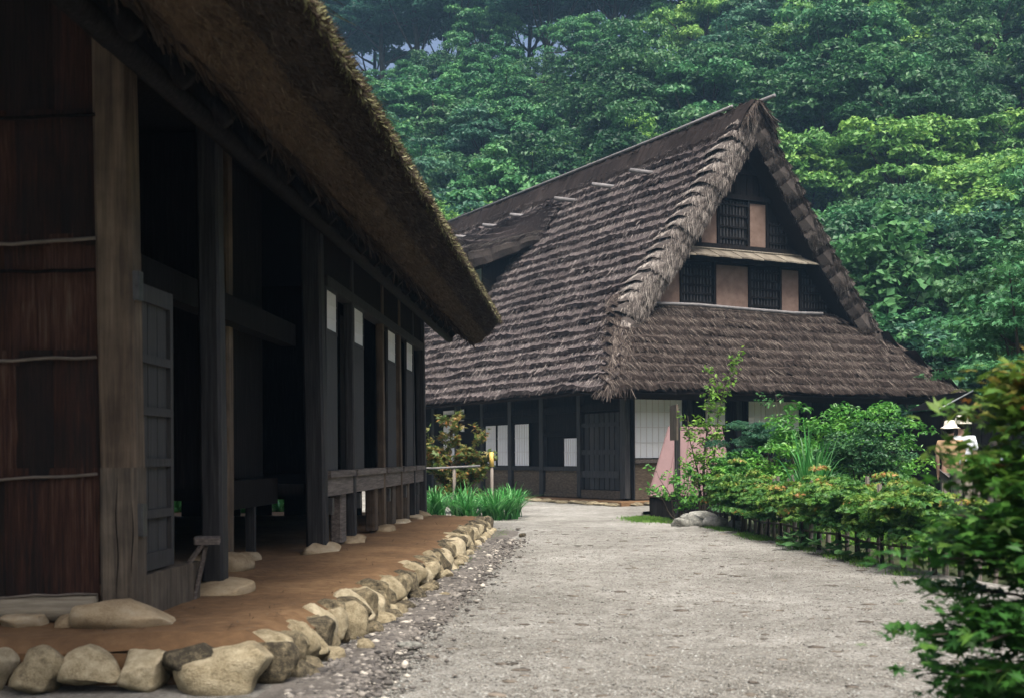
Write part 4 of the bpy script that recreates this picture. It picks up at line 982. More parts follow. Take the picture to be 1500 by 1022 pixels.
def make_tree(name, mat, seed, rx, rz, trunk_h, clumps, per, size, **kw):
    r = np.random.default_rng(seed+1000)
    mb, C = crown_mesh(name, mat, seed, rx, rz, clumps, per, size, **kw)
    h = trunk_h+rz*0.75
    crown = mb.mesh('crown', M[mat])
    tb = MB(); limbs(tb, C+np.array([0, 0, h]), np.array([0, 0, -0.6]), np.array([0, 0, h+rz*0.4]), rx*0.06+0.06, r, 12)
    return tb.mesh('trunk', M['trunk'], True), crown, h
def plant(name, proto, loc, rz, sc, label, cat, group=None):
    t = thing(name, label, cat, loc, rz, group); t.scale = (sc, sc, sc) if np.isscalar(sc) else sc
    link('trunk', proto[0], t); link('crown', proto[1], t, (0, 0, proto[2]))
    return t

# ------------------------------------------------------------------ wooded hillside
def forest():
    r = np.random.default_rng(9)
    kinds = {
        'mid': [make_tree('b', 'leaf_mid', 300+k, 3.4, 3.0, 2.5, 66, 150, 0.27, flat=0.62, crad=0.29, hollow=0.55, up=0.5) for k in range(3)],
        'dark': [make_tree('b', 'leaf_dark', 310+k, 3.6, 3.3, 2.5, 70, 140, 0.255, flat=0.62, crad=0.29, hollow=0.55, up=0.5) for k in range(2)],
        'bright': [make_tree('b', 'leaf_bright', 320+k, 3.3, 2.9, 2.5, 66, 150, 0.265, flat=0.62, crad=0.29, hollow=0.55, up=0.5) for k in range(3)],
        'blue': [make_tree('b', 'leaf_blue', 330+k, 3.2, 3.6, 2.0, 55, 120, 0.30, flat=0.35, crad=0.34, hollow=0.6, up=0.6) for k in range(2)],
        'crest': [make_tree('b', 'leaf_crest_backlit', 340+k, 3.8, 3.0, 3.6, 60, 110, 0.34, flat=0.36, hollow=0.45, crad=0.33) for k in range(3)],
    }
    text = {'mid': ('broadleaf_tree', 'mid green tree on the wooded hillside', 'mid green trees on the hillside'),
            'dark': ('evergreen_tree', 'dark evergreen tree on the wooded hillside', 'dark green trees on the hillside'),
            'bright': ('broadleaf_tree', 'yellow green tree on the wooded hillside', 'bright yellow green trees on the hillside'),
            'blue': ('evergreen_tree', 'blue green tree on the wooded hillside', 'blue green trees on the hillside'),
            'crest': ('crest_tree', 'blue green tree with backlit leaf tint on the hill crest', 'tall trees along the hill crest')}
    def add(kind, x, y, s):
        pr = kinds[kind][int(r.integers(len(kinds[kind])))]; nm, lb, gr = text[kind]
        if kind == 'crest': lb = ('small ' if s < 1.06 else ('' if s < 1.18 else 'large '))+lb+(' behind the near house eave' if x/y < -0.06 else (' behind the low ridge end' if x/y < 0.03 else (' behind the mid ridge' if x/y < 0.12 else (' behind the gable peak' if x/y < 0.24 else ' beyond the garden bushes'))))
        if kind != 'crest':
            dd = hill_d(x, y); k = x/y
            size = 'small ' if s < 0.86 else ('' if s < 1.03 else 'large ')
            zone = 'at the foot of the hill' if dd < 10 else ('on the lower slope' if dd < 20 else ('on the middle slope' if dd < 31 else 'on the upper slope'))
            by = 'behind the near house eave' if k < -0.06 else ('behind the low ridge end' if k < 0.03 else ('behind the mid ridge' if k < 0.12 else ('behind the far gable peak' if k < 0.24 else 'beyond the garden bushes')))
            lb = size+lb.split(' on the ')[0]+' '+zone+' '+by; gr = gr
        plant(nm, pr, (x, y, float(hill_z(x, y))-0.3), r.uniform(0, 6.28), (s*r.uniform(0.9, 1.15), s*r.uniform(0.9, 1.15), s*r.uniform(0.9, 1.15)), lb, 'tree', gr)
    d = 2.0; row = 0
    while d < DC-3:
        sp = 4.1 if d < 25 else 4.6
        # walk along the contour
        for a in np.arange(-42, 75, sp):
            x = a+r.uniform(-1.2, 1.2)+(row % 2)*sp/2
            y = 49+(d-0.35*(x-12))/0.94+r.uniform(-1.2, 1.2)
            k = x/y
            if k < -0.31 or k > 0.47: continue
            p = r.random()
            far = d/DC
            wb = 0.10+0.45*max(0, min(1, (k-0.08)/0.3))*(far > 0.15)          # more of the lighter leaf kind at right, painting in its sunlit crowns
            if 0.0 < k < 0.14 and 4 < d < 24: wb = 0.35
            kind = 'bright' if p < wb else ('dark' if p < wb+0.25 else ('blue' if p < wb+0.25+0.22*(k < 0.2) else 'mid'))
            sc = r.uniform(0.75, 1.15)
            if d > 32 and k < 0.14:
                if r.random() < 0.15: continue
                sc = r.uniform(0.6, 0.85)
            add(kind, x, y, sc)
        d += sp*0.82; row += 1
    for a in np.arange(-42, 80, 3.4):
        for dd in (DC-2.0, DC+2.5):
            if dd > DC and a < 14 and r.random() < 0.45: continue
            x = a+r.uniform(-1.3, 1.3); y = 49+(dd-0.35*(x-12))/0.94+r.uniform(-1, 1)
            if -0.31 < x/y < 0.47: add('crest', x, y, r.uniform(0.95, 1.3))
forest()

# ------------------------------------------------------------------ shrubs and trees right of the far house
def near_green():
    r = np.random.default_rng(15)
    # broad-leaved vine thicket and shrubs at the foot of the hill
    mb, C = crown_mesh('c', 'leaf_kudzu', 401, 2.2, 2.4, 90, 26, 0.30, flat=0.6, aspect=0.9, crad=0.3, up=0.45)
    t = thing('vine_thicket', 'thicket of large pale green vine leaves behind the far roof edge', 'vine', (12.9, 43.6, 6.6), 0)
    mb.build('crown', M['leaf_kudzu'], t); tb = MB(); limbs(tb, C, np.array([0, 0, -6.5]), np.array([0, 0, 0.8]), 0.12, r, 8); tb.build('trunk', M['trunk'], t, True)
    sh = [make_tree('s', 'leaf_mid', 410, 2.0, 1.7, 0.8, 70, 60, 0.22), make_tree('s', 'leaf_dark', 411, 2.0, 1.8, 0.8, 70, 60, 0.20), make_tree('s', 'leaf_blue', 412, 2.0, 1.7, 0.7, 70, 60, 0.2)]
    lab = ['green bushy shrub at the foot of the hill beside the far roof', 'dark green bushy shrub at the foot of the hill beside the far roof', 'blue green bushy shrub at the foot of the hill beside the far roof']
    for x, y, z, s, k in ((16.0, 45, 4.2, 1.3, 1), (18.5, 44.5, 4.0, 1.4, 0), (11.8, 42, 2.2, 1.1, 0), (14.0, 41, 1.8, 1.25, 2), (16.0, 40.5, 1.6, 1.3, 0), (18.2, 41, 1.8, 1.4, 1), (12.6, 38.5, 0.5, 1.2, 2), (14.6, 37.5, 0.3, 1.3, 0), (16.8, 37.5, 0.3, 1.35, 1),
                          (12.0, 46.5, 4.5, 1.2, 1), (10.5, 47.5, 4.5, 1.2, 0), (19.5, 47, 5, 1.5, 1), (17.5, 48.5, 6, 1.4, 2)):
        plant('shrub', sh[k], (x, y, z-0.4), r.uniform(0, 6), s, lab[k], 'shrub', 'shrubs at the foot of the hill, '+('green', 'dark green', 'blue green')[k])
    # leafy maple reaching over the right end of the far eave
    pr = make_tree('m', 'leaf_mid', 420, 1.9, 1.5, 1.3, 85, 75, 0.13, flat=0.28, shape='star', crad=0.36)
    plant('maple_tree', pr, (9.9, 24.5, 0), 0.4, (1.05, 1.05, 1.25), 'green maple tree with layered sprays beside the right end of the far roof', 'tree')
    pr2 = make_tree('m', 'leaf_dark', 421, 1.9, 1.5, 1.3, 85, 75, 0.13, flat=0.3, shape='star', crad=0.36)
    plant('maple_tree', pr2, (11.6, 27.5, 0), 0.4, (1.2, 1.2, 1.6), 'dark green maple tree rising behind the small dark shed', 'tree')
    # rounded bushes behind the stake fence
    def bush(x, y, rx, rz, mat, seed, label, size=0.085, per=70, clumps=75, zc=None, **kw):
        t = thing('garden_bush', label, 'bush', (x, y, 0))
        mb, C = crown_mesh('c', mat, seed, rx, rz, clumps, per, size, **kw)
        zc = rz*0.95 if zc is None else zc
        mb.build('crown', M[mat], t, loc=(0, 0, zc))
        tb = MB(); limbs(tb, C+np.array([0, 0, zc]), np.array([0, 0, -0.05]), np.array([0, 0, zc]), 0.05, r, 9); tb.build('trunk', M['trunk'], t, True)
    bush(4.45, 19.6, 0.95, 0.95, 'leaf_bush', 501, 'rounded bright green bush behind the tall grass clump', zc=0.80, flat=0.7, aspect=0.45)
    bush(5.55, 20.2, 1.0, 1.0, 'leaf_bush', 502, 'big rounded bright green bush in front of the far roof eave', zc=0.98, flat=0.7, aspect=0.45)
    bush(4.95, 18.3, 0.72, 0.72, 'leaf_dark', 503, 'dark green dense bush in front of the bright round bush', size=0.06, zc=0.8, flat=0.7, per=90)
    bush(4.1, 21.1, 0.68, 0.85, 'leaf_blue', 504, 'dark blue green conifer shrub beside the mauve lean-to', size=0.08, zc=0.98, flat=0.35, aspect=0.25, per=100)
    bush(3.55, 20.3, 0.42, 0.5, 'leaf_bush', 505, 'small glossy green bush between the lean-to and the fence', zc=0.75, flat=0.7, aspect=0.45, clumps=40)
    # young tree with bright sparse leaves beside the sign post
    def sapling(x, y, stems, mat, name, label, cat, size, seed, leafn, asp=0.5, shape='rhomb', twig=7):
        q = np.random.default_rng(seed); t = thing(name, label, cat, (x, y, 0)); tb = MB(); P = []
        for (dx, dy, h, rr) in stems:
            pts = [np.array([0.05*dx, 0.05*dy, -0.05])+np.array([dx*k**1.3, dy*k**1.3, h*k])+np.array([0.03*math.sin(k*9+dx*9), 0.03*math.cos(k*7+dx*5), 0]) for k in np.linspace(0, 1, 9)]
            tb.tube(pts, [rr*(1-0.85*k) for k in np.linspace(0, 1, 9)], 6)
            for j in range(int(h*twig)):
                a = q.uniform(0.25, 1.0); b = np.array([np.interp(a, np.linspace(0, 1, 9), [p[i] for p in pts]) for i in range(3)])
                an = q.uniform(0, 6.28); ln = q.uniform(0.12, 0.34)*(1.25-a*0.6); e = b+np.array([math.cos(an)*ln, math.sin(an)*ln, ln*0.55])
                tb.tube([b, (b+e)/2+np.array([0, 0, -0.01]), e], [rr*0.3, rr*0.2, rr*0.1], 4, caps=False)
                for w in range(leafn): P.append(b+(e-b)*q.uniform(0.3, 1.15)+q.normal(0, 0.035, 3))
        P = np.array(P); mb = MB(); mb.leaves(P, q.normal(size=P.shape)*0.5+np.array([0, -0.2, 0.8]), size*q.uniform(0.6, 1.3, len(P)), np.clip(q.normal(0.5, 0.22, len(P)), 0, 1), asp, rng=q, shape=shape)
        tb.build('trunk', M['trunk'], t, True); mb.build('crown', M[mat], t)
        return t
    sapling(3.32, 22.3, [(-0.25, 0, 1.9, 0.025), (0.15, 0.1, 2.75, 0.03), (0.5, 0, 2.95, 0.022), (0.05, -0.1, 2.1, 0.022), (-0.1, 0.15, 1.3, 0.02)], 'leaf_young', 'young_tree', 'slender multi-stemmed young tree with sparse bright green leaves in front of the mauve lean-to', 'tree', 0.095, 601, 10, twig=11)
    sapling(2.85, 21.9, [(-0.35, 0, 0.95, 0.016), (-0.1, 0.05, 1.1, 0.018), (0.2, 0, 1.0, 0.016), (0.35, -0.05, 0.8, 0.014), (-0.5, -0.05, 0.7, 0.014)], 'leaf_bush', 'low_shrub', 'low open shrub with green leaf clusters above the grey rocks', 'shrub', 0.09, 602, 14, twig=9)
    sapling(4.45, 21.8, [(0.05, 0, 2.25, 0.02), (-0.15, 0, 2.15, 0.016)], 'leaf_kudzu', 'slender_shoot', 'slender pale shoots rising above the dark conifer shrub', 'shrub', 0.075, 603, 8)
    # orange tinged maple at the end of the near house
    t = sapling(-1.15, 25.6, [(-0.75, 0.1, 1.75, 0.03), (-0.1, 0, 2.0, 0.035), (0.55, -0.1, 1.75, 0.028), (0.35, 0.2, 1.2, 0.02), (-0.4, -0.1, 1.3, 0.02), (0.7, 0, 1.25, 0.02)], 'leaf_red', 'red_maple', 'small maple with orange tipped leaves between the two farmhouses', 'tree', 0.11, 604, 26, 0.8, 'star', 16)
    # hedge of small reddish green maples along the fence
    def hedge_proto(seed):
        mb, C = crown_mesh('c', 'leaf_hedge', seed, 0.50, 0.46, 90, 55, 0.070, flat=0.42, shape='star', crad=0.34, red_top=0.12, hollow=0.3, up=0.6)
        tb = MB(); q = np.random.default_rng(seed); limbs(tb, C+np.array([0, 0, 0.5]), np.array([0, 0, -0.03]), np.array([0, 0, 0.7]), 0.028, q, 12)
        return tb.mesh('trunk', M['trunk'], True), mb.mesh('crown', M['leaf_hedge']), 0.45
    hp = [hedge_proto(s) for s in (701, 702, 703)]
    ORD = 'first second third fourth fifth sixth seventh eighth ninth tenth eleventh twelfth thirteenth'.split(); n = 13
    for k in range(n):
        y = 20.7-k*0.72; x = 3.42+0.62*((20.7-y)/9.0)**1.15+r.uniform(-0.05, 0.05)
        plant('maple_shrub', hp[k % 3], (x, y, 0), r.uniform(0, 6), (r.uniform(0.8, 1.0),)*2+((r.uniform(0.86, 1.04) if k > 2 else 1.08),), ORD[k]+' rust tipped maple shrub of the hedge counted from the grey rocks', 'shrub', 'hedge of small maples along the stake fence')
    # tall strap grass behind the fence
    def blades(name, label, x, y, n, h, spread, w, seed, mat='blade', group=None, cat='plant', arch=1.0):
        q = np.random.default_rng(seed); mb = MB(); m = 7; k = np.linspace(0, 1, m)
        for j in range(n):
            an = q.uniform(0, 6.28); hh = h*q.uniform(0.6, 1.1); sp = spread*q.uniform(0.2, 1.1); bx, by = q.normal(0, 0.06, 2)
            d = np.array([math.cos(an), math.sin(an)])
            rad = sp*k**1.6; z = hh*(k-0.42*arch*(sp/spread)*k**2.6)
            ww = w*q.uniform(0.7, 1.2)*np.sin(np.clip(0.25+k*0.75, 0, 1)*math.pi*0.98)**0.6+0.001
            side = np.array([-d[1], d[0]])
            G = np.stack([np.stack([bx+d[0]*rad+side[0]*ww*sg, by+d[1]*rad+side[1]*ww*sg, z+0.0*k], 1) for sg in (-0.5, 0.5)], 1)
            mb.grid(G, float(np.clip(q.normal(0.5, 0.25), 0, 1)))
        o = mb.build(name, M[mat], None, True, (x, y, 0)); return tag(o, label, cat, group)
    blades('tall_grass', 'tall clump of upright strap leaved grass behind the stake fence', 3.98, 17.1, 110, 1.75, 0.42, 0.03, 801, arch=0.8)
    i = 0
    for (px, py) in ((-1.75, 23.3), (-1.35, 22.6), (-1.0, 23.4), (-0.75, 22.5), (-0.4, 23.5), (-0.3, 22.8), (0.05, 24.0), (-1.5, 24.2), (-0.9, 24.3), (-0.05, 23.2), (-0.45, 24.4)):
        blades('strap_leaf_plant', 'arching clump of long green strap leaves beside the end of the stone edging', px, py, 95, r.uniform(0.6, 0.8), 0.6, 0.032, 810+i, group='strap leaved plants at the end of the near house'); i += 1
    # plants glimpsed beneath the near house floor
    for k, (px, py) in enumerate(((-5.7, 21.6), (-5.9, 22.6), (-4.5, 21.5), (-3.9, 21.6), (-4.9, 22.8), (-4.0, 23.0))):
        blades('fern_clump', 'green fern clump seen through the gap beneath the near house floor', px, py, 70, 0.8, 0.7, 0.06, 850+k, mat='blade', group='ferns behind the near house')
    # butterbur leaves below the hedge
    for k, (px, py) in enumerate(((3.42, 15.3), (3.62, 14.5), (3.5, 15.9), (3.75, 13.8))):
        q = np.random.default_rng(900+k); mb = MB()
        for j in range(9):
            an = q.uniform(0, 6.28); rr = q.uniform(0.02, 0.24); c = np.array([rr*math.cos(an), rr*math.sin(an), q.uniform(0.06, 0.2)]); R_ = q.uniform(0.05, 0.10)
            ring = [c+np.array([R_*math.cos(a), R_*math.sin(a), 0.25*R_*math.sin(a*2+j)]) for a in np.linspace(0, 2*math.pi, 11)[:-1]]
            mb.add([c+np.array([0, 0, -0.02])]+ring, [[0, 1+i_, 1+(i_+1) % 10] for i_ in range(10)], float(q.uniform(0.4, 1)))
            mb.tube([(0, 0, -0.02), c*0.6, c+np.array([0, 0, -0.02])], 0.004, 4, 0.6)
        tag(mb.build('butterbur_plant', M['leaf_kudzu'], None, False, (px, py, 0.01)), 'low plant with broad pale round leaves at the foot of the maple hedge', 'plant', 'broad leaved plants below the hedge')
near_green()

def grasses():
    r = np.random.default_rng(31)
    def field(name, label, fn, n, h, w):
        P = fn(n); n = len(P)
        D = np.stack([r.normal(0, 0.35, n), r.normal(0, 0.35, n), np.ones(n)], 1); D /= np.linalg.norm(D, axis=1)[:, None]
        mb = MB(); mb.strands(np.concatenate([P, np.full((n, 1), 0.0)], 1), D, r.normal(size=(n, 3)), r.uniform(0.4, 1.2, n)*h, np.full(n, w), np.clip(r.normal(0.5, 0.25, n), 0, 1))
        tag(mb.build(name, M['grass']), label, 'grass', kind='stuff')
    def patch(cx, cy, rx, ry): return lambda n: np.stack([cx+rx*r.normal(size=n)*0.5, cy+ry*r.normal(size=n)*0.5], 1)
    field('grass', 'small bright lawn patch in front of the grey rocks', patch(2.35, 22.6, 0.32, 0.9), 4500, 0.06, 0.012)
    def weeds(n):
        y = r.uniform(12.0, 20.5, n); x = 3.30+0.62*np.clip((20.7-y)/9.0, 0, 1)**1.15-0.12+r.normal(0, 0.09, n); k = hash_noise(x*3, y*2.0, 4) > -0.15
        return np.stack([x, y], 1)[k]
    field('grass', 'ragged weeds along the foot of the maple hedge', weeds, 7000, 0.05, 0.010)
    def kerbweed(n):
        y = np.concatenate([r.normal(13.6, 0.8, n//2), r.normal(18.6, 0.5, n-n//2)]); return np.stack([kerb_x_np(y)+0.24+r.normal(0, 0.05, n), y], 1)
    kerb_x_np = lambda y: -1.24+0.067*(y-6.4)
    field('grass', 'thin grass growing along the stone edging', kerbweed, 1600, 0.04, 0.008)
    def garden(n):
        y = r.uniform(9, 22, n); x = 4.1+0.4*np.clip((20.7-y)/9.0, 0, 1)+r.random(n)*5
        return np.stack([x, y], 1)
    field('grass', 'rough green grass in the garden behind the stake fence', garden, 26000, 0.13, 0.02)
    # ground cover among garden
grasses()

def rocks():
    for k, (x, y, s) in enumerate(((2.72, 20.6, 0.15), (2.95, 20.9, 0.20), (3.25, 20.3, 0.20), (3.5, 20.2, 0.12), (3.15, 21.3, 0.22))):
        o = link('garden_rock', stone_mesh(60+k, 3, 0.8, 0.14, M['rock']), None, (x, y, s*0.35)); o.scale = (s*1.15, s, s*0.75); o.rotation_euler = (0, 0, k)
        tag(o, ['small pale rock beside the bright lawn patch', 'grey rounded rock behind the pale rocks', 'largest pale rock below the open shrub', 'small pale rock next to the fence end', 'mossy grey rock under the young tree'][k], 'rock')
    o = link('loose_stone', stone_mesh(90, 2, 0.8, 0.1, M['stone']), None, (0.15, 18.2, 0.03)); o.scale = (0.06, 0.05, 0.035); tag(o, 'single tan pebble lying on the gravel past the edging', 'stone')
    o = link('loose_stone', stone_mesh(91, 2, 0.8, 0.1, M['stone']), None, (-0.86, 7.55, 0.04)); o.scale = (0.06, 0.05, 0.05); tag(o, 'pale round pebble in the drip line gutter', 'stone')
    o = link('loose_stone', stone_mesh(92, 2, 0.9, 0.2, M['rock']), None, (-0.62, 7.6, 0.03)); o.scale = (0.09, 0.05, 0.03); tag(o, 'dark flat stone lying in the gutter', 'stone')
    o = link('loose_stone', stone_mesh(93, 2, 0.8, 0.2, M['stone']), None, (-0.55, 10.4, 0.03)); o.scale = (0.06, 0.035, 0.025); tag(o, 'small pale chip on the gravel beside the drip line', 'stone')
rocks()

def fences():
    f = thing('stake_fence', 'low fence of grey wooden stakes behind the maple hedge', 'fence', (0, 0, 0))
    r = np.random.default_rng(8)
    sm = [MB().tube([(0, 0, -0.05), (0.005, 0, 0.4), (0, 0, 0.86)], [0.035, 0.032, 0.030], 7).mesh('stake', M['stake']) for _ in range(1)]
    pts = [(3.72+0.62*((20.7-y)/9.0)**1.15 if y < 20.7 else 3.72, y) for y in np.arange(20.9, 11.4, -0.36)]
    for k, (x, y) in enumerate(pts):
        o = link('stake', sm[0], f, (x, y, 0)); o.scale = (r.uniform(0.7, 1.2),)*2+(r.uniform(0.92, 1.06),); o.rotation_euler = (r.normal(0, 0.02), r.normal(0, 0.02), 0)
    for k in range(3): 
        o = link('stake', sm[0], f, (3.42+0.10*k, 21.05, 0)); o.scale = (0.9, 0.9, 0.95)
    for z in (0.16, 0.55):
        MB().tube([(x-0.045, y, z+0.015*math.sin(i)) for i, (x, y) in enumerate(pts)], 0.018, 6).build('rail', M['stake'], f, True)
        MB().tube([(3.35, 21.0, z+0.05), (3.68, 21.0, z+0.02)], 0.016, 6).build('rail', M['stake'], f, True)
    # low rail and tied stake by the orange maple
    g = thing('low_rail', 'low pale pole rail in front of the orange tipped maple', 'rail', (0, 0, 0))
    MB().tube([(-2.1, 25.0, 0.92), (-1.4, 25.0, 0.93), (-0.62, 25.0, 0.97)], 0.025, 6).build('rail', M['pole'], g, True)
    for x in (-1.9, -1.13): MB().tube([(x, 25.03, -0.05), (x, 25.03, 0.97)], 0.035, 7).build('post', M['stake'], g, True)
    s = thing('bamboo_stake', 'thin stake topped with a yellow bamboo tube beside the orange tipped maple', 'stake', (-0.40, 25.4, 0))
    MB().tube([(0, 0, -0.05), (0.0, 0, 0.95)], 0.03, 7).build('stake', M['stake'], s, True)
    MB().tube([(0, 0, 0.95), (-0.01, 0, 1.24)], 0.045, 8).build('tube', M['bamboo_yellow'], s, True)
fences()

def small_structures():
    # mauve sheet lean-to
    t = thing('lean_to', 'low lean-to covered by a sloping mauve metal sheet before the far house', 'lean-to', (2.55, 24.0, 0), 0.12)
    sh = MB(); G = [[(0, 0, 0.42), (1.75, 0, 0.42)], [(0.62, 1.0, 1.72), (1.72, 1.0, 1.72)]]
    V = [(0, 0, 0.40), (1.65, 0, 0.40), (1.72, 1.05, 1.72), (0.66, 1.05, 1.72)]
    sh.add(V+[(x, y+0.02, z-0.03) for x, y, z in V], [[0, 1, 2, 3], [4, 7, 6, 5], [0, 4, 5, 1], [1, 5, 6, 2], [2, 6, 7, 3], [3, 7, 4, 0]])
    sheet = sh.build('sheet', M['mauve'], t)
    for q in (0.0, 0.2, 0.4, 0.6, 0.8, 1.0):                  # folded standing seams
        a = np.array(V[0])*(1-q)+np.array(V[1])*q; b = np.array(V[3])*(1-q)+np.array(V[2])*q
        MB().tube([a+np.array([0, -0.006, 0.008]), b+np.array([0, -0.006, 0.008])], 0.010, 5).build('seam', M['mauve'], sheet)
    MB().box(0.05, 1.6, 0.06, 0.12, 0.0, 0.38).build('front_board', M['dark_wood'], t)
    MB().add([(1.62, 0.08, 0), (1.68, 1.0, 0), (1.68, 1.0, 1.66), (1.62, 0.08, 0.38)], [[0, 1, 2, 3]]).build('side_board', M['dark_wood'], t)
    MB().add([(0.04, 0.08, 0), (0.66, 1.0, 0), (0.66, 1.0, 1.66), (0.04, 0.08, 0.38)], [[0, 1, 2, 3]]).build('side_board', M['dark_wood'], t)
    MB().box(0.67, 1.67, 0.99, 1.02, 0, 1.66).build('back_board', M['dark_wood'], t)
    # sign post with a board seen edge on
    s = thing('sign_post', 'dark square wooden post with a narrow board fixed near its top', 'sign post', (2.92, 22.6, 0), 0.1)
    MB().box(-0.045, 0.045, -0.045, 0.045, -0.05, 1.98, bev=0.008).build('post', M['post_wood'], s)
    MB().box(-0.085, -0.047, -0.30, 0.22, 1.42, 2.04, bev=0.006).build('board', M['splice_wood'], s)
    # small dark shed at the right end of the far house
    h = thing('garden_shed', 'small dark shed with pale metal roof edge below the thatch corner', 'shed', (8.25, 24.6, 0), 0.15)
    MB().box(0, 1.3, 0, 1.2, -0.05, 2.0).build('wall', M['dark_wood'], h)
    MB().add([(-0.06, -0.06, 2.02), (0.62, -0.06, 2.36), (1.36, -0.06, 2.02), (-0.06, 1.3, 2.02), (0.62, 1.3, 2.36), (1.36, 1.3, 2.02), (-0.06, -0.06, 1.96), (1.36, -0.06, 1.96)],
             [[0, 1, 4, 3], [1, 2, 5, 4], [0, 6, 7, 2, 1]]).build('roof', M['dark_wood'], h)
    MB().tube([(-0.07, -0.075, 2.02), (0.62, -0.075, 2.37)], 0.016, 5).build('roof_edge', M['tin_edge'], h)
    for x in np.arange(0.02, 1.2, 0.2): MB().box(x, x+0.18, -0.022, -0.002, 0, 1.92).build('plank', M['dark_wood'], h)
small_structures()

# ------------------------------------------------------------------ people behind the hedge
def skin_mesh(name, verts, edges, rad, mat, parent, root=0, sub=2):
    me = bpy.data.meshes.new(name); me.from_pydata(verts, edges, []); me.materials.append(mat)
    o = link(name, me, parent)
    m = o.modifiers.new('skin', 'SKIN'); m.use_smooth_shade = True
    for i, rr in enumerate(rad):
        me.skin_vertices[0].data[i].radius = (rr, rr) if np.isscalar(rr) else rr
    me.skin_vertices[0].data[root].use_root = True
    s = o.modifiers.new('sub', 'SUBSURF'); s.levels = sub; s.render_levels = sub
    return o
def person(label, x, y, rz, height, shirt, trouser, hat=True):
    p = thing('person', label, 'person', (x, y, 0), rz); k = height/1.7; p.scale = (k, k, k)
    V, E, R_ = [], [], []
    def chain(prev, pts):
        for c, rr in pts:
            V.append(c); R_.append(rr); i = len(V)-1
            if prev is not None: E.append((prev, i))
            prev = i
        return prev
    pel = chain(None, [((0, 0, 0.93), (0.14, 0.10))])
    chest = chain(pel, [((0, 0.0, 1.12), (0.125, 0.09)), ((0, 0.01, 1.30), (0.145, 0.095))])
    neck = chain(chest, [((0, 0.0, 1.42), (0.09, 0.07)), ((0, -0.005, 1.47), 0.05), ((0, -0.02, 1.56), (0.07, 0.085)), ((0, -0.02, 1.64), (0.075, 0.09)), ((0, -0.015, 1.69), (0.045, 0.055))])
    for s in (-1, 1):
        chain(pel, [((s*0.09, 0, 0.86), 0.085), ((s*0.10, -0.01, 0.48), 0.055), ((s*0.10, 0.015, 0.09), 0.036), ((s*0.105, -0.09, 0.03), (0.04, 0.03)), ((s*0.11, -0.15, 0.022), (0.035, 0.02))])
        w = chain(chest, [((s*0.175, 0.01, 1.37), 0.055), ((s*0.215, 0.02, 1.10), 0.042), ((s*0.22, -0.05, 0.86), 0.028), ((s*0.22, -0.07, 0.80), (0.018, 0.034))])
        for j in range(4): chain(w, [((s*0.222, -0.100+0.022*j, 0.745), 0.0085), ((s*0.212, -0.102+0.022*j, 0.70+0.006*abs(j-1.5)), 0.0075)])
        chain(w, [((s*0.205, -0.112, 0.785), 0.009), ((s*0.198, -0.122, 0.75), 0.008)])
    chain(6 if len(V) > 6 else neck, [((0, -0.112, 1.60), 0.014)])            # nose
    skin_mesh('body', V, E, R_, M['skin'], p)
    V2 = [(0, 0, 0.88), (0, 0, 1.10), (0, 0.01, 1.30), (0, 0.0, 1.42), (-0.18, 0.01, 1.37), (-0.21, 0.02, 1.16), (0.18, 0.01, 1.37), (0.21, 0.02, 1.16)]
    skin_mesh('shirt', V2, [(0, 1), (1, 2), (2, 3), (2, 4), (4, 5), (2, 6), (6, 7)], [(0.17, 0.125), (0.155, 0.115), (0.17, 0.12), (0.10, 0.085), 0.075, 0.068, 0.075, 0.068], M[shirt], p)
    V3 = [(0, 0, 0.95), (-0.09, 0, 0.84), (-0.10, -0.01, 0.48), (-0.10, 0.01, 0.10), (0.09, 0, 0.84), (0.10, -0.01, 0.48), (0.10, 0.01, 0.10)]
    skin_mesh('trousers', V3, [(0, 1), (1, 2), (2, 3), (0, 4), (4, 5), (5, 6)], [(0.15, 0.115), 0.098, 0.075, 0.065, 0.098, 0.075, 0.065], M[trouser], p)
    hv, hf = ico(3); q = hv[hv[:, 2] > -0.5]
    Vh = hv.copy()*np.array([0.088, 0.102, 0.10])+np.array([0, 0.006, 1.625]); Vh[:, 1] = np.where((Vh[:, 1] < -0.045) & (Vh[:, 2] < 1.68), -0.045, Vh[:, 1])
    MB().add(Vh, hf).build('hair', M['hair'], p, True)
    if hat:
        prof = [(0.0, 1.775), (0.06, 1.772), (0.095, 1.755), (0.108, 1.70), (0.112, 1.665), (0.14, 1.648), (0.17, 1.632), (0.168, 1.626), (0.11, 1.652)]
        G = np.array([[(a*math.cos(th), a*1.08*math.sin(th)-0.005, z+0.006*math.sin(3*th)*(a > 0.12)) for th in np.linspace(0, 2*math.pi, 25)] for a, z in prof])
        MB().grid(G).build('hat', M['hat_cloth'], p, True)
person('person in a tan shirt and white brimmed hat behind the bushes', 7.50, 21.9, 2.6, 1.66, 'shirt_tan', 'trouser')
person('person in a white shirt and white brimmed hat beside the one in tan', 7.80, 22.2, 2.9, 1.75, 'shirt_white', 'trouser_pale')
person('person in a pale blue shirt glimpsed through the foreground maple', 8.2, 21.8, 3.6, 1.36, 'shirt_pale', 'trouser', hat=False)

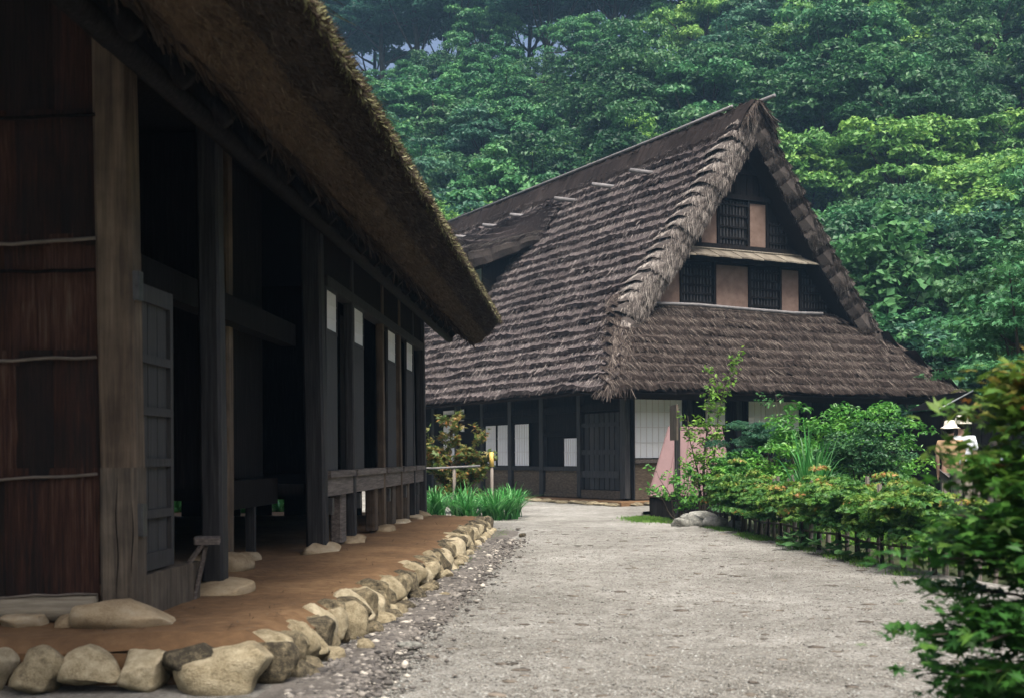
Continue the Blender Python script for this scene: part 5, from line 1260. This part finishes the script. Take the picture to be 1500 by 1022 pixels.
# ------------------------------------------------------------------ foreground maple at the right edge
def front_maple():
    r = np.random.default_rng(66)
    t = thing('foreground_maple', 'blurred dark green maple with rust tinged top sprays at the courtyard edge', 'tree', (1.92, 4.6, 0))
    tb = MB(); P = []; Vv = []; Nn = []
    trunk = [np.array([0.25, 0.1, -0.05]), np.array([0.22, 0.08, 0.4]), np.array([0.2, 0.05, 0.9]), np.array([0.22, 0.0, 1.22]), np.array([0.25, 0, 1.45])]
    tb.tube(trunk, [0.035, 0.03, 0.025, 0.016, 0.008], 8)
    for j in range(112):
        a = r.uniform(0.12, 1.0); b = np.array([np.interp(a*1.42, [p[2] for p in trunk], [p[i] for p in trunk]) for i in range(3)])
        an = r.uniform(0, 6.28) if j % 3 else r.uniform(2.4, 3.9)
        hz = b[2]
        ln = r.uniform(0.55, 1.0)*np.interp(hz, [0.2, 0.5, 0.85, 1.2, 1.75], [0.66, 0.76, 0.62, 0.45, 0.25])
        e = b+np.array([math.cos(an)*ln, math.sin(an)*ln*0.8, ln*r.uniform(-0.12, 0.22)])
        tb.tube([b, b*0.5+e*0.5+np.array([0, 0, 0.03]), e], [0.009, 0.006, 0.003], 5, caps=False)
        for q in range(7):
            k = r.uniform(0.35, 1.05); c = b+(e-b)*k+np.array([r.normal(0, 0.07), r.normal(0, 0.07), r.normal(0.01, 0.015)])
            for w in range(17):
                P.append(c+np.array([r.normal(0, 0.065), r.normal(0, 0.065), r.normal(0, 0.020)])); Vv.append(0.34+0.42*max(0, (c[2]-0.75)/0.65)+r.normal(0, 0.12))
    P = np.array(P); mb = MB(); mb.leaves(P, r.normal(size=P.shape)*0.35+np.array([0, 0, 1.0]), 0.066*r.uniform(0.7, 1.3, len(P)), np.clip(Vv, 0, 1), shape='star', rng=r)
    tb.build('trunk', M['trunk'], t, True); mb.build('crown', M['leaf_maple'], t)
front_maple()

# ------------------------------------------------------------------ humid summer air
def haze():
    m = bpy.data.materials.new('haze'); m.use_nodes = True; nt = m.node_tree
    nt.nodes.remove(nt.nodes['Principled BSDF'])
    v = nt.nodes.new('ShaderNodeVolumePrincipled'); v.inputs['Color'].default_value = (0.40, 0.70, 1.0, 1); v.inputs['Density'].default_value = 0.0007
    v.inputs['Anisotropy'].default_value = 0.2
    nt.links.new(v.outputs[0], nt.nodes['Material Output'].inputs['Volume'])
    o = MB().box(-160, 200, -60, 230, -40, 62).build('haze', m)
    tag(o, 'pale blue humid air over the valley', 'haze', kind='stuff')
haze()
